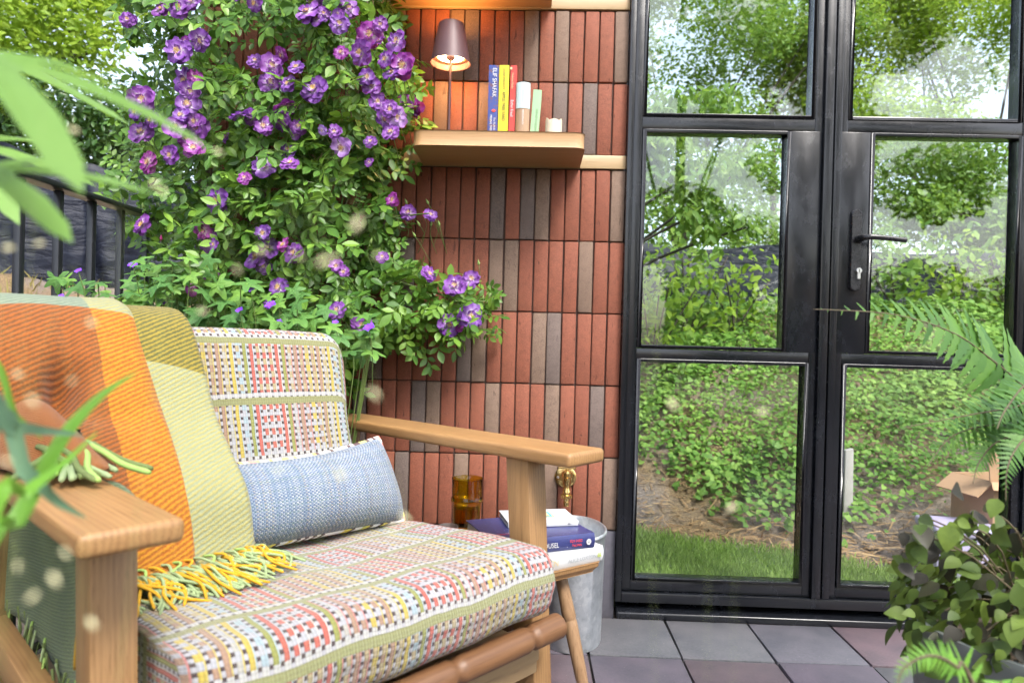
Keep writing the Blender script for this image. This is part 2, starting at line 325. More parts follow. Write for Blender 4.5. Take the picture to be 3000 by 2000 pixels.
# --- cloth
def weave():
    m = NT('patchwork_weave'); u, v, _ = m.sep(m.coord('UV')); CWD, RH = .0074, .0071
    u = m.math('ADD', u, m.math('MULTIPLY', m.math('SUBTRACT', m.noise(m.coord('UV'), 22, 3), .5), .006)); v = m.math('ADD', v, m.math('MULTIPLY', m.math('SUBTRACT', m.noise(m.mapping(m.coord('UV'), loc=(3, 5, 0)), 22, 3), .5), .006))
    ui = m.math('DIVIDE', u, CWD); vi = m.math('DIVIDE', v, RH); i = m.math('FLOOR', ui); j = m.math('FLOOR', vi)
    pu = m.math('FRACT', m.math('DIVIDE', ui, 2.0)); par = m.math('GREATER_THAN', pu, .36); k = m.math('FLOOR', m.math('DIVIDE', ui, 2.0)); NS = 16
    fk = m.math('ADD', m.math('FRACT', m.math('DIVIDE', k, float(NS))), .5/NS)
    S, O_, Y, T, B = (.52, .125, .09), (.30, .315, .075), (.55, .43, .075), (.40, .25, .165), (.36, .47, .52)
    W_ = (.46, .45, .40); seq = [(O_, 1), (S, 1), (S, 0), (S, 0), (S, 0), (S, 1), (O_, 1), (W_, 0), (T, 1), (T, 0), (Y, 0), (T, 0), (T, 1), (W_, 0), (Y, 1), (B, 0)]
    rp = m.ramp(fk, [(q/NS, (*c, a)) for q, (c, a) in enumerate(seq)], 'CONSTANT')
    PV = .136; fv = m.math('FRACT', m.math('DIVIDE', v, PV)); bi = m.math('FLOOR', m.math('DIVIDE', v, PV))
    blk = m.mix(m.math('FLOORED_MODULO', bi, 2.0), (.45, .46, .49), (.45, .37, .20))
    chk = m.math('GREATER_THAN', m.math('FLOORED_MODULO', j, 4.0), 1.5)
    st = m.mix(m.math('MULTIPLY', chk, m.math('SUBTRACT', 1.0, rp.outputs[1])), rp.outputs[0], blk)
    dash = m.mix(m.math('LESS_THAN', m.math('FRACT', m.math('DIVIDE', vi, 2.0)), .42), (.46, .46, .49), (.06, .034, .038))
    # dashes are shorter than the cell
    col = m.mix(par, dash, st)
    thin = m.math('GREATER_THAN', pu, .87)
    thc = m.ramp(m.math('FRACT', m.math('ADD', fk, .37)), [(0, (.54, .45, .11)), (.25, (.38, .49, .53)), (.5, (.57, .55, .51)), (.72, (.54, .21, .19))], 'CONSTANT').outputs[0]
    col = m.mix(m.math('MULTIPLY', thin, par), col, thc)
    band = m.math('LESS_THAN', fv, .11); col = m.mix(band, col, (.30, .31, .13))
    edge = m.math('MULTIPLY', m.math('GREATER_THAN', fv, .92), par); col = m.mix(edge, col, (.55, .55, .53))
    fb = m.noise(m.coord(), 700, 2); col = m.mix(m.math('MULTIPLY', fb, .45), col, (.12, .09, .07), 'MULTIPLY')
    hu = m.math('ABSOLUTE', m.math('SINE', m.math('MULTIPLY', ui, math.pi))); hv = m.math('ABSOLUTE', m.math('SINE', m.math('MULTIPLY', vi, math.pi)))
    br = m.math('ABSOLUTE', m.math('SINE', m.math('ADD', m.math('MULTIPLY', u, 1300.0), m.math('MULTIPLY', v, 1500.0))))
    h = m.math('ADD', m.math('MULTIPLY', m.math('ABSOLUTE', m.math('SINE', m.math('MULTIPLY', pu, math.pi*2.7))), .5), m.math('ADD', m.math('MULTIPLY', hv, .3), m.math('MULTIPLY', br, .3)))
    sh = m.math('ADD', .56, m.math('MULTIPLY', h, .34)); col = m.mix(1.0, col, m.comb(sh, sh, sh), 'MULTIPLY')  # thread relief shaded into the colour, darker between yarns
    return m.done(m.bsdf(col, .85, 0, m.bump(m.math('ADD', h, m.math('MULTIPLY', fb, .3)), .7, .003), Sheen_Weight=.2))
M['weave'] = weave()
def bluecloth():
    m = NT('blue_tweed'); u, v, _ = m.sep(m.coord('UV')); q = .0042
    ui = m.math('DIVIDE', u, q); vi = m.math('DIVIDE', v, q*1.1); i = m.math('FLOOR', ui); j = m.math('FLOOR', vi)
    w = m.white(m.comb(i, j, 1.0)); par = m.math('FLOORED_MODULO', m.math('ADD', i, j), 2.0)
    a = m.ramp(m.white(m.comb(j, 3.0, 5.0)), [(0, (.050, .090, .175)), (.35, (.085, .135, .22)), (.6, (.055, .11, .135)), (.8, (.11, .16, .24))], 'CONSTANT').outputs[0]
    b = m.ramp(m.white(m.comb(i, 7.0, 2.0)), [(0, (.34, .36, .37)), (.5, (.31, .295, .265)), (.75, (.22, .265, .31))], 'CONSTANT').outputs[0]
    col = m.mix(par, a, b); col = m.mix(m.math('MULTIPLY', w, .35), col, (.06, .11, .22))
    hu = m.math('ABSOLUTE', m.math('SINE', m.math('MULTIPLY', ui, math.pi))); hv = m.math('ABSOLUTE', m.math('SINE', m.math('MULTIPLY', vi, math.pi)))
    return m.done(m.bsdf(col, .9, 0, m.bump(m.math('MULTIPLY', hu, hv), .6, .002), Sheen_Weight=.15))
M['blue'] = bluecloth()
def cord():
    m = NT('striped_cord'); u, v, _ = m.sep(m.coord('UV'))
    f = m.math('FLOOR', m.math('MULTIPLY', m.math('ADD', v, m.math('MULTIPLY', u, .012)), 110)); w = m.white(m.comb(f, 1.0, 3.0))
    col = m.ramp(w, [(0, (.82, .80, .76)), (.3, (.10, .06, .06)), (.5, (.78, .64, .12)), (.65, (.82, .80, .76)), (.8, (.78, .26, .20)), (.92, (.50, .52, .16))], 'CONSTANT').outputs[0]
    return m.done(m.bsdf(col, .85))
M['cord'] = cord()
def throwmat(name, ca, cb, cc, cd, split_u, split_v, soft=.004):
    """twill blanket: warp/weft colours change at split_u (across) and split_v (along); c* = (ground, line) pairs"""
    m = NT(name); u, v, _ = m.sep(m.coord('UV'))
    ph = m.math('ADD', m.math('MULTIPLY', v, 1/.0092), m.math('MULTIPLY', u, 1/.0185))
    ph = m.math('ADD', ph, m.math('ADD', m.math('MULTIPLY', m.noise(m.coord(), 25, 2), .5), m.math('MULTIPLY', m.noise(m.coord(), 220, 2), .8)))
    ln = m.ramp(m.math('FRACT', ph), [(.12, (.12, .12, .12)), (.45, (.9, .9, .9)), (.62, (.9, .9, .9)), (.95, (.12, .12, .12))]).outputs[0]
    fu = m.math('GREATER_THAN', u, split_u); fv = m.math('GREATER_THAN', m.math('SUBTRACT', v, m.math('MULTIPLY', .8, m.math('POWER', m.math('ABSOLUTE', m.math('SUBTRACT', u, .17)), 2.0))), split_v)
    cols = [m.mix(ln, g, l) for g, l in (ca, cb, cc, cd)]
    col = m.mix(fv, m.mix(fu, cols[0], cols[1]), m.mix(fu, cols[2], cols[3]))
    nz = m.noise(m.coord(), 450, 4, .7); col = m.mix(m.math('MULTIPLY', nz, .62), col, (.34, .32, .26), 'MULTIPLY')
    fz = m.noise(m.mapping(m.coord(), scale=(1, 1, 2)), 900, 2)
    return m.done(m.bsdf(col, .95, 0, m.bump(m.math('ADD', ln, nz), .5, .003), Sheen_Weight=.12, Sheen_Roughness=.4))
# ---------------------------------------------------------------- ground and terrain
def lawn_edge(x): return np.clip(1.10 - .43*x, .35, 1.9)
def terrain(x, y):
    d = np.maximum(y, -x - .75); e = np.where(x > -1.45, lawn_edge(x), 1.15)
    t = np.clip((d - e - .12)/2.25, 0, 1)
    left = np.clip((-x-1.2)/1.5, 0, 1)
    z = (1.12 + .14*left)*(t**1.15)
    z = z + .03*np.sin(x*3.1+y*2.3)*np.clip((d-e)*2, 0, 1) + .02*np.sin(x*7.7-y*5.3)*np.clip((d-e)*2, 0, 1)
    z = z + .012*np.clip(d-3.6, 0, 30)
    return np.where(d < e, 0.0, np.maximum(z, 0.0)) - .012
xs = np.concatenate([np.linspace(-60, -6, 16, endpoint=False), np.linspace(-6, 6, 150), np.linspace(6.5, 60, 16)])
ys = np.concatenate([np.linspace(-60, -4, 14, endpoint=False), np.linspace(-4, 5.5, 120), np.linspace(6, 90, 20)])
GX, GY = np.meshgrid(xs, ys, indexing='ij'); GZ = terrain(GX, GY) + np.where((GY > .2) & (terrain(GX, GY) > 0), rng.normal(0, .006, GX.shape), 0)
mb = MB(); mb.grid([[(GX[i, j], GY[i, j], GZ[i, j]) for j in range(len(ys))] for i in range(len(xs))])
def soilmat():
    m = NT('mulched_soil'); co = m.coord(); a = m.noise(co, 2.2, 5, .6); b = m.noise(co, 90, 5, .75); s = m.noise(m.mapping(co, rot=(0, 0, .7), scale=(60, 240, 60)), 1, 4, .7)
    col = m.ramp(b, [(.25, (.07, .055, .048)), (.5, (.20, .16, .135)), (.75, (.36, .30, .26))]).outputs[0]
    st = m.ramp(s, [(.45, (.13, .085, .05)), (.6, (.40, .28, .14))]).outputs[0]
    col = m.mix(m.ramp(a, [(.42, (0, 0, 0)), (.6, (1, 1, 1))]).outputs[0], col, st)
    return m.done(m.bsdf(col, .95, 0, m.bump(m.math('ADD', b, s), .9, .012)))
M['soil'] = soilmat()
ground = mb.build('ground', M['soil'], smooth=True); tag(ground, 'bare mulched soil rising to a planted bank behind the doors', 'ground', kind='structure')
# terrace of square slate pavers
terr = empty('terrace', (0, -1, 0)); tag(terr, 'terrace paved with square slate pavers', 'paving', kind='structure')
mb = MB(); mb.box((-1.60, -3.9, -.06), (3.0, -.01, -.010)); mb.build('paving_bed', plain('dark_joint_sand', (.03, .026, .024), .95), terr)
TP = .2595; tile_me = []
for k in range(4):
    w = TP - .006; a = [(-w/2, -w/2), (w/2, -w/2), (w/2, w/2), (-w/2, w/2)]
    t = MB(); t.hexa([(x+rng.uniform(-.0012, .0012), y+rng.uniform(-.0012, .0012), -.03) for x, y in a] + [(x+rng.uniform(-.0012, .0012), y+rng.uniform(-.0012, .0012), 0) for x, y in a])
    o = t.build('tile', M['tile'], None, bevel=.003, seg=2); tile_me.append(o.data); bpy.data.objects.remove(o)
for ix in range(-6, 7):
    for iy in range(0, 9):
        x, y = .203 + TP/2 + ix*TP, -.283 + TP/2 - iy*TP
        if x < -1.5: continue
        o = bpy.data.objects.new('tile', tile_me[(ix*5+iy*3) % 4]); COL.objects.link(o); o.location = (x, y, rng.uniform(-.0015, .001)); o.rotation_euler = (rng.normal(0, .002), rng.normal(0, .002), rng.choice([0, 1, 2, 3])*math.pi/2)
        o.location = Vector(o.location); o.parent = terr; o.matrix_parent_inverse = Matrix.Translation(-Vector(terr.location))

# ---------------------------------------------------------------- brick wall
PR = .23; PC = PR/4.8; ZP = .27; RB = PR*42/211.5
wall = empty('brick_wall', (-.67, .06, 0), 'wall of upright stacked red, tan and grey slim bricks with oak battens', 'wall')
BM = []
for v in range(5):
    b = MB(); w, h = PC - .0034, PR - .0034; j = lambda s=.0007: rng.uniform(-s, s)
    b.hexa([(-w/2+j(), -.0, -h/2+j()), (w/2+j(), .0, -h/2+j()), (w/2, .07, -h/2), (-w/2, .07, -h/2), (-w/2+j(), 0, h/2+j()), (w/2+j(), 0, h/2+j()), (w/2, .07, h/2), (-w/2, .07, h/2)])
    per = []
    for mn in ('brick_red', 'brick_tan', 'brick_grey'):
        o = b.build('brick', M[mn], None, bevel=.0042, seg=2); per.append(o.data); bpy.data.objects.remove(o)
    BM.append(per)
rows = [(ZP+PR*k, s) for k, s in enumerate(['TRRRTRRRRRTRRRGRTRRGRRR', 'RGRRTRRRTRRRTGRRRGRRRTR', 'RRRRGTRRRTGRRRRRGRRRTRR', 'RRTRRRRTTRRRRRGRRTRRRGR', 'TRRRRTGRGRRRRRRRTRRRRGT'])]
rows += [(ZP+5*PR+RB, 'RRGRGRRRRTRRTRRRRRTRRRG'), (ZP+6*PR+RB, 'TRRRTRTRRRGTRRRTRTRRTRR'), (ZP+7*PR+2*RB, 'RRTRRRGRRTRRRRGRRTRRRTR')]
NCOL = 29
for z0, s in rows:
    for c in range(NCOL):
        t = s[c] if c < len(s) else random.choice('RRRRTG')
        x = -PC*c + PC/2
        o = bpy.data.objects.new('brick', BM[random.randrange(5)][{'R': 0, 'T': 1, 'G': 2}[t]]); COL.objects.link(o)
        o.location = (x + random.uniform(-.0007, .0007), random.uniform(0, .0036), z0 + PR/2 + random.uniform(-.0007, .0007))
        o.rotation_euler = (random.gauss(0, .005), random.gauss(0, .0035), random.gauss(0, .010))
        o.parent = wall; o.matrix_parent_inverse = Matrix.Translation(-Vector(wall.location))
XL, XR = -PC*(NCOL-1), PC - .002
mb = MB(); mb.box((XL, .012, 0), (XR-.002, .16, 2.44)); mb.build('joint_bed', M['joint'], wall)
mb = MB(); mb.box((XL, -.003, -.02), (XR, .010, ZP-.003)); mb.build('plinth', M['stone'], wall, bevel=.003)
for zb in (ZP+5*PR, ZP+7*PR+RB):
    mb = MB(); mb.box((XL, -.004, zb+.0015), (XR, .011, zb+RB-.0015)); mb.build('oak_batten', M['oak_rail'], wall, bevel=.002)

# ---------------------------------------------------------------- double door
door = empty('double_door', (.67, 0, 0), 'black metal framed double glass door with lever handle', 'door')
fr = MB(); X0, X1, ZT = .047, 1.318, 2.46
def prof(mb, x0, x1, z0, z1, y0, y1): mb.box((x0, y0, z0), (x1, y1, z1))
prof(fr, X0, .0655, .052, ZT, -.024, .05); prof(fr, 1.3, X1, .052, ZT, -.024, .05); prof(fr, .066, 1.2995, 2.41, ZT, -.024, .05); prof(fr, .066, 1.2995, .052, .083, -.026, .05)
fr.build('door_frame', M['black'], door, bevel=.0018)
th = MB(); th.hexa([(.052, -.032, 0), (1.33, -.032, 0), (1.33, .06, 0), (.052, .06, 0), (.052, -.032, .021), (1.33, -.032, .021), (1.33, .06, .0515), (.052, .06, .0515)])
th.build('threshold', M['black'], door, bevel=.004, seg=3)
def leaf(name, xa, xb, panes, plate, mirror):
    """xa..xb outer edges; panes: list of (x0,x1,z0,z1)"""
    root = empty(name, ((xa+xb)/2, 0, .085)); root.parent = door; root.matrix_parent_inverse = Matrix.Translation(-Vector(door.location))
    zt = 2.408
    k = MB()
    g0, g1 = min(p[0] for p in panes), max(p[1] for p in panes)
    prof(k, xa, g0-.012, .086, zt, -.014, .04); prof(k, g1+.012, xb, .086, zt, -.014, .04)
    zb = [(.0862, panes[0][2]-.010), (panes[0][3]+.010, panes[1][2]-.012), (panes[1][3]+.012, panes[2][2]-.010), (panes[2][3]+.01, zt-.0005)]
    for z0, z1 in zb: prof(k, g0-.0118, g1+.0118, z0, z1, -.013, .039)
    stile = k.build('stile_frame', M['black'], root, bevel=.0016)
    p = panes[1]
    if plate[0] < p[0]: px0, px1 = plate[0], p[0]-.0125
    else: px0, px1 = p[1]+.0125, plate[1]
    pl = MB(); prof(pl, px0, px1, zb[1][1]+.0005, zb[2][0]-.0005, -.0145, .0395); pl.build('lock_plate', M['black'], root, bevel=.0015)
    for x0, x1, z0, z1 in panes:
        b = MB(); w, q = .0125, .010
        for (a0, a1, c0, c1) in ((x0-w, x0, z0-q, z1+q), (x1, x1+w, z0-q, z1+q), (x0, x1, z0-q, z0), (x0, x1, z1, z1+q)):
            b.hexa([(a0, -.0165, c0), (a1, -.0165, c0), (a1, .03, c0), (a0, .03, c0), (a0, -.0165, c1), (a1, -.0165, c1), (a1, .03, c1), (a0, .03, c1)])
        b.build('glazing_bead', M['black'], root, bevel=.0012)
        g = MB(); g.box((x0-.004, .006, z0-.004), (x1+.004, .010, z1+.004)); g.build('pane', M['glass'], root, fixn=True)
    return root
LB, LT = .129, .811; MBo, MT = .866, 1.537; UB, UT = 1.598, 2.39
lf = leaf('door_leaf', .0665, .6655, [(.108, .622, LB, LT), (.108, .548, MBo, MT), (.106, .620, UB, UT)], (.55, .660), False)
rf_ = leaf('door_leaf', .7105, 1.2990, [(.752, 1.262, LB, LT), (.820, 1.262, MBo, MT), (.748, 1.256, UB, UT)], (.716, .82), True)
lf['label'] = 'left leaf without a handle'; rf_['label'] = 'right leaf with lever handle and lock'
ms = MB(); prof(ms, .659, .686, .084, 2.409, -.026, -.0145); prof(ms, .6665, .7095, .084, 2.409, -.0125, .05); prof(ms, .692, .714, .084, 2.409, -.024, -.0142)
ms.build('meeting_stile', M['black'], door, bevel=.0015)
# handle: rounded backplate, lever, euro cylinder
hp = MB(); hx, hz0, hz1 = .7655, 1.050, 1.306; r = .0165; ring = []
for k in range(13): a = math.pi*k/12; ring.append((hx+r*math.cos(a), hz1-r+r*math.sin(a)))
for k in range(13): a = math.pi+math.pi*k/12; ring.append((hx+r*math.cos(a), hz0+r+r*math.sin(a)))
n = len(ring); V = [(x, -.0150, z) for x, z in ring] + [(x, -.026, z) for x, z in ring] + [(hx+(x-hx)*.86, -.029, z+(.003 if z < 1.17 else -.003)) for x, z in ring]
Fh = [(i, (i+1) % n, n+(i+1) % n, n+i) for i in range(n)] + [(n+i, n+(i+1) % n, 2*n+(i+1) % n, 2*n+i) for i in range(n)] + [tuple(range(2*n, 3*n))]
hp.add(V, Fh); hb = hp.build('handle', M['black_satin'], rf_, smooth=True, auto=rad(40))
lv = MB(); lv.lathe([(.0, 0), (.0115, 0), (.011, .02), (.0095, .03)], (hx+.004, -.029, 1.212), 20, ax=((1, 0, 0), (0, 0, 1), (0, -1, 0)))
pts = spline([(hx+.004, -.052, 1.212), (hx+.012, -.066, 1.2125), (hx+.030, -.072, 1.213), (hx+.075, -.073, 1.210), (hx+.128, -.073, 1.205)], 18)
V = []; F = []
for i, p in enumerate(pts):
    t = i/17; a_, b_ = .0098-.0030*t, .0092-.0015*t
    tg = norm(np.array(pts[min(i+1, 17)])-np.array(pts[max(i-1, 0)])); s1 = norm(np.cross(tg, (0, 0, 1))); s2 = np.cross(s1, tg)
    for q in range(12):
        th_ = 2*math.pi*q/12; V.append(np.array(p)+s1*math.cos(th_)*a_+s2*math.copysign(abs(math.sin(th_))**.8, math.sin(th_))*b_)
for i in range(17):
    for q in range(12): F.append((i*12+q, i*12+(q+1) % 12, (i+1)*12+(q+1) % 12, (i+1)*12+q))
F += [tuple(range(12)), tuple(17*12+q for q in range(12))]
lv.add(V, F)
# join the lever under the leaf as its own sub-part
lv.build('lever', M['black_satin'], rf_, smooth=True, auto=rad(50))
cy = MB(); ax_ = ((1, 0, 0), (0, 0, 1), (0, -1, 0))
cy.lathe([(0, 0), (.0088, 0), (.0088, .008), (.0078, .009), (0, .009)], (.7725, -.029, 1.113), 20, ax=ax_); cy.box((.768, -.037, 1.088), (.777, -.029, 1.108))
cyl = cy.build('lock_cylinder', M['steel'], rf_, smooth=True, auto=rad(30))
ky = MB(); ky.box((.7715, -.0385, 1.108), (.7735, -.0379, 1.118)); ky.build('keyhole', M['rubber'], rf_)

# ---------------------------------------------------------------- railing on the left
rail = empty('metal_railing', (-1.47, -.6, 0), 'black metal railing with square balusters beside the rose', 'railing')
b = MB(); b.box((-1.495, -3.6, 1.225), (-1.445, -.012, 1.241)); b.build('handrail', M['rail_black'], rail, bevel=.003)
b = MB(); b.box((-1.484, -3.6, .06), (-1.456, -.012, .085)); b.build('bottom_rail', M['rail_black'], rail, bevel=.003)
ys_b = [-.055-.1335*k for k in range(26)]
for y in ys_b:
    b = MB(); b.box((-1.479, y-.009, .0855), (-1.461, y+.009, 1.2245)); b.build('baluster', M['rail_black'], rail, bevel=.002)
    if y < -1.9: pass
# ---------------------------------------------------------------- black sheeting fence on the bank
def tarpmat():
    m = NT('black_plastic_sheet'); co = m.coord(); f = m.noise(m.mapping(co, scale=(1, 1, 3)), 2.2, 5, .6, .8)
    return m.done(m.bsdf(m.mix(f, (.006, .008, .016), (.014, .018, .032)), .5, 0, m.bump(f, .8, .06), Specular_IOR_Level=.25))
M['tarp'] = tarpmat()
sheet = empty('sheeting_fence', (0, 3.45, 1.1), 'sagging black plastic sheeting fence on top of the bank', 'fence')
path = spline([(-4.6, -4.5), (-4.55, -1), (-4.5, 2.2), (-4.1, 3.3), (-3.0, 3.5), (0, 3.5), (3, 3.5), (7.5, 3.4)], 220)
P = []; uvs = []
for i, (x, y) in enumerate(path):
    zg = float(terrain(np.array(x), np.array(y))); tx = np.clip((x+4.6)/6.0, 0, 1); zt_ = 2.30-.60*tx + .04*math.sin(i*.33) - .05*abs(math.sin(i*.085))
    row = []
    for j in range(15):
        t = j/14; z = zg-.08+(zt_-zg+.08)*t; bul = .07*math.sin(math.pi*t)*math.sin(i*.21+1.5*t) + .035*math.sin(i*.55+5*t+2*math.sin(i*.07))*(1-.6*t)
        row.append((x + (bul if x < -4 else 0), y + (0 if x < -4 else bul), z))
    P.append(row)
mb = MB(); mb.grid(P); mb.build('sheet', M['tarp'], sheet, smooth=True)
for i in range(0, 220, 20):
    x, y = path[i]; zg = float(terrain(np.array(x), np.array(y))); ox, oy = (-.14, 0) if x < -4.2 else (0, .14)
    mb = MB(); mb.tube([(x+ox, y+oy, zg-.2), (x+ox, y+oy, 2.2-.4*np.clip((x+4.6)/6, 0, 1))], .025, 8); mb.build('post', plain('fence_post_wood', (.2, .14, .09), .85) if i == 0 else bpy.data.materials['fence_post_wood'], sheet, smooth=True)

# ---------------------------------------------------------------- shelves
def shelf(name, x0, x1, zb, label):
    h = .0435; d = .232; rc = .028; b = MB(); pl = []
    pl += [(x0, -.0045)] + [(x0+rc-rc*math.cos(a), -d+rc-rc*math.sin(a)) for a in np.linspace(0, math.pi/2, 9)] + [(x1-rc+rc*math.sin(a), -d+rc-rc*math.cos(a)) for a in np.linspace(0, math.pi/2, 9)] + [(x1, -.0045)]
    n = len(pl); V = [(x, y, zb) for x, y in pl]+[(x, y, zb+h) for x, y in pl]
    b.add(V, [tuple(range(n)), tuple(range(n, 2*n))[::-1]]+[(i, (i+1) % n, n+(i+1) % n, n+i) for i in range(n)])
    o = b.build(name, M['oak_shelf'], None, bevel=.0025, seg=2); return tag(o, label, 'shelf', 'oak wall shelves')
SZ = ZP+5*PR+.0025; ST = SZ+.0435
shelf('wall_shelf', -.5975, -.1025, SZ, 'oak wall shelf holding the lamp, five upright books and a candle')
shelf('wall_shelf', -.71, -.206, ZP+7*PR+RB+.0055, 'oak wall shelf above the lamp, cut off by the top edge')
# ---------------------------------------------------------------- lettering helper
def text(body, origin, right, up, size, mat, parent, name='lettering', align='LEFT', wscale=1.0, off=.0006):
    cu = bpy.data.curves.new('t', 'FONT'); cu.body = body; cu.size = 1.0; cu.align_x = align; cu.resolution_u = 3
    ob = bpy.data.objects.new('t', cu); COL.objects.link(ob); bpy.context.view_layer.update()
    me = bpy.data.meshes.new_from_object(ob); bpy.data.objects.remove(ob); bpy.data.curves.remove(cu)
    r = norm(right); u = norm(up); nn = np.cross(r, u); V = np.zeros(len(me.vertices)*3); me.vertices.foreach_get('co', V); V = V.reshape(-1, 3)
    W = np.asarray(origin, float) + r*(V[:, :1]*size*wscale) + u*(V[:, 1:2]*size) + nn*off
    me.vertices.foreach_set('co', W.ravel()); me.materials.clear(); me.materials.append(mat); me.name = name
    return link(name, me, parent)
def flat(name, c, rough=.5): return plain(name, c, rough, var=.05, scale=80, bump=.03)
M['paper'] = flat('book_pages', (.46, .39, .29), .8)
M['white_print'] = flat('white_ink', (.6, .6, .6)); M['red_print'] = flat('red_ink', (.72, .06, .05)); M['black_print'] = flat('black_ink', (.02, .02, .02)); M['gold_print'] = flat('gold_ink', (.60, .46, .24)); M['pale_print'] = flat('pale_ink', (.28, .30, .31)); M['green_print'] = flat('green_ink', (.12, .22, .10)); M['teal_print'] = flat('teal_ink', (.08, .45, .50)); M['olive_print'] = flat('olive_ink', (.34, .40, .12))
def book(name, label, o, R, U, D, ln, th, dp, cover, round_=.25, hard=.0, group=None, cover2=None):
    """o = outer lower-left corner of the spine; R across the spine (thickness), U along the spine (length), D from the spine to the fore edge"""
    o, R, U, D = [np.asarray(q, float) for q in (o, R, U, D)]; R, U, D = norm(R), norm(U), norm(D)
    root = empty(name, o, label, 'book', group)
    ct = .0022; P = lambda a, b, c: o+R*a+U*b+D*c
    k = MB(); sp = []
    for i in range(9): t = i/8; sp.append((th*t, -round_*th*.5*math.sin(math.pi*t)**.8))
    outer = [(0, dp)] + sp + [(th, dp)]
    inner = [(th-ct, dp)] + [(th-ct-(th-2*ct)*i/6, ct+.002-round_*th*.35*math.sin(math.pi*i/6)**.8) for i in range(7)] + [(ct, dp)]
    ring = outer+inner; n = len(ring)
    V = [P(a, 0, c) for a, c in ring]+[P(a, ln, c) for a, c in ring]; m_ = len(outer)
    k.add(V, [(i, i+1, n+i+1, n+i) for i in range(n-1)] + [(n-1, 0, n, 2*n-1)])
    # end strips of the cover
    cap = []
    for base in (0, n):
        for i in range(m_-1):
            j0 = n-1-round(i*(len(inner)-1)/(m_-1)); j1 = n-1-round((i+1)*(len(inner)-1)/(m_-1))
            cap.append((base+i, base+i+1, base+j1, base+j0) if j0 != j1 else (base+i, base+i+1, base+j0))
    k.F += cap; k.M += [0]*len(cap)
    k.build('cover', cover, root)
    pg = MB(); q = hard
    pg.hexa([P(ct+.0003, q+.0006, ct+.0005), P(th-ct-.0003, q+.0006, ct+.0005), P(th-ct-.0003, q+.0006, dp-q-.001), P(ct+.0003, q+.0006, dp-q-.001), P(ct+.0003, ln-q-.0006, ct+.0005), P(th-ct-.0003, ln-q-.0006, ct+.0005), P(th-ct-.0003, ln-q-.0006, dp-q-.001), P(ct+.0003, ln-q-.0006, dp-q-.001)])
    pg.build('pages', M['paper'], root); return root
def covermat(name, base, spots=None, scale=40, rough=.35):
    m = NT(name); co = m.coord(); c = base
    if spots:
        v = m.noise(co, scale, 4, .7); c = m.mix(m.ramp(v, [(.52, (0, 0, 0)), (.60, (1, 1, 1))]).outputs[0], base, spots)
    return m.done(m.bsdf(c, rough))
# ---------------------------------------------------------------- books on the shelf (upright, spines to the front)
Xp, Zp, Yp = (1, 0, 0), (0, 0, 1), (0, 1, 0)
def shelf_book(xa, th, ln, dp, y, label, cover, lean=0.0, round_=.2, yaw=0.0, hard=0):
    R = np.array([math.cos(lean)*math.cos(yaw), math.sin(yaw), -math.sin(lean)]); U = np.array([math.sin(lean), 0, math.cos(lean)]); U = norm(U); D = norm(np.cross(U, R))
    b = book('book', label, (xa, y, ST+.0008+max(0, math.sin(lean))*th), R, U, D, ln, th, dp, cover, round_, hard, 'books on the shelf'); return b, R, U
YB = -.165
M['navy'] = covermat('blue_book_cover', (.025, .045, .21), (.11, .05, .08), 55); M['yellow'] = covermat('yellow_book_cover', (.55, .45, .008)); M['redc'] = covermat('red_book_cover', (.42, .032, .02)); M['mint'] = covermat('mint_book_cover', (.26, .42, .24)); M['kraft'] = covermat('kraft_book_cover', (.30, .20, .12)); M['skyblue'] = covermat('pale_blue_jacket', (.42, .54, .55))
x = -.3775
def vtext(body, xr, z, U, size, mat, parent, y, ws=1.0, yawR=(1, 0, 0)):
    # spine text running downwards: right = -U, up = +R
    return text(body, (xr, y, z), -np.asarray(U), yawR, size, mat, parent, wscale=ws)
b, R, U = shelf_book(-.3865, .0295, .214, .128, YB, 'tall blue paperback with white lettering beside the lamp', M['navy'], yaw=rad(0), round_=.05)
ys_ = YB-.0022
vtext('ELIF SHAFAK', -.3745, ST+.206, U, .0175, M['white_print'], b, ys_, .88); vtext('The ISLAND of', -.3690, ST+.060, U, .0078, M['white_print'], b, ys_, .95); vtext('MISSING TREES', -.3795, ST+.067, U, .0088, M['white_print'], b, ys_, .86)
e = MB(); e.lathe([(0, 0), (.006, 0), (.0045, .0006), (0, .0006)], (-.3695, ys_+.0004, ST+.080), 14, sx=1.0, sy=.7, ax=((1, 0, 0), (0, 0, 1), (0, -1, 0))); e.build('emblem', M['red_print'], b)
b, R, U = shelf_book(-.3555, .0292, .214, .128, YB-.001, 'yellow paperback with black lettering between the blue and red books', M['yellow'], round_=.05); ys_ = YB-.0032
vtext('LOUISE DOUGHTY', -.3435, ST+.206, U, .0086, M['black_print'], b, ys_, .88); vtext('APPLE TREE YARD', -.3445, ST+.136, U, .0128, M['black_print'], b, ys_, .84); vtext('|||', -.3425, ST+.012, U, .006, M['black_print'], b, ys_)
b, R, U = shelf_book(-.3245, .0185, .214, .126, YB, 'thin red paperback with white lettering beside the yellow book', M['redc'], lean=rad(.8), round_=.05); ys_ = YB-.0022
vtext('Hideous Kinky', -.3180, ST+.192, U, .0092, M['gold_print'], b, ys_, .86); vtext('Esther Freud', -.3190, ST+.112, U, .0115, M['white_print'], b, ys_, .82)
e = MB(); e.hexa([(-.3205+q[0], ys_+.0002-.0006*(q[1]), ST+.202+q[2]) for q in ((-.003, 0, 0), (.003, 0, 0), (.003, -1, 0), (-.003, -1, 0), (-.003, 0, .007), (.003, 0, .007), (.003, -1, .007), (-.003, -1, .007))]); e.build('emblem', M['gold_print'], b)
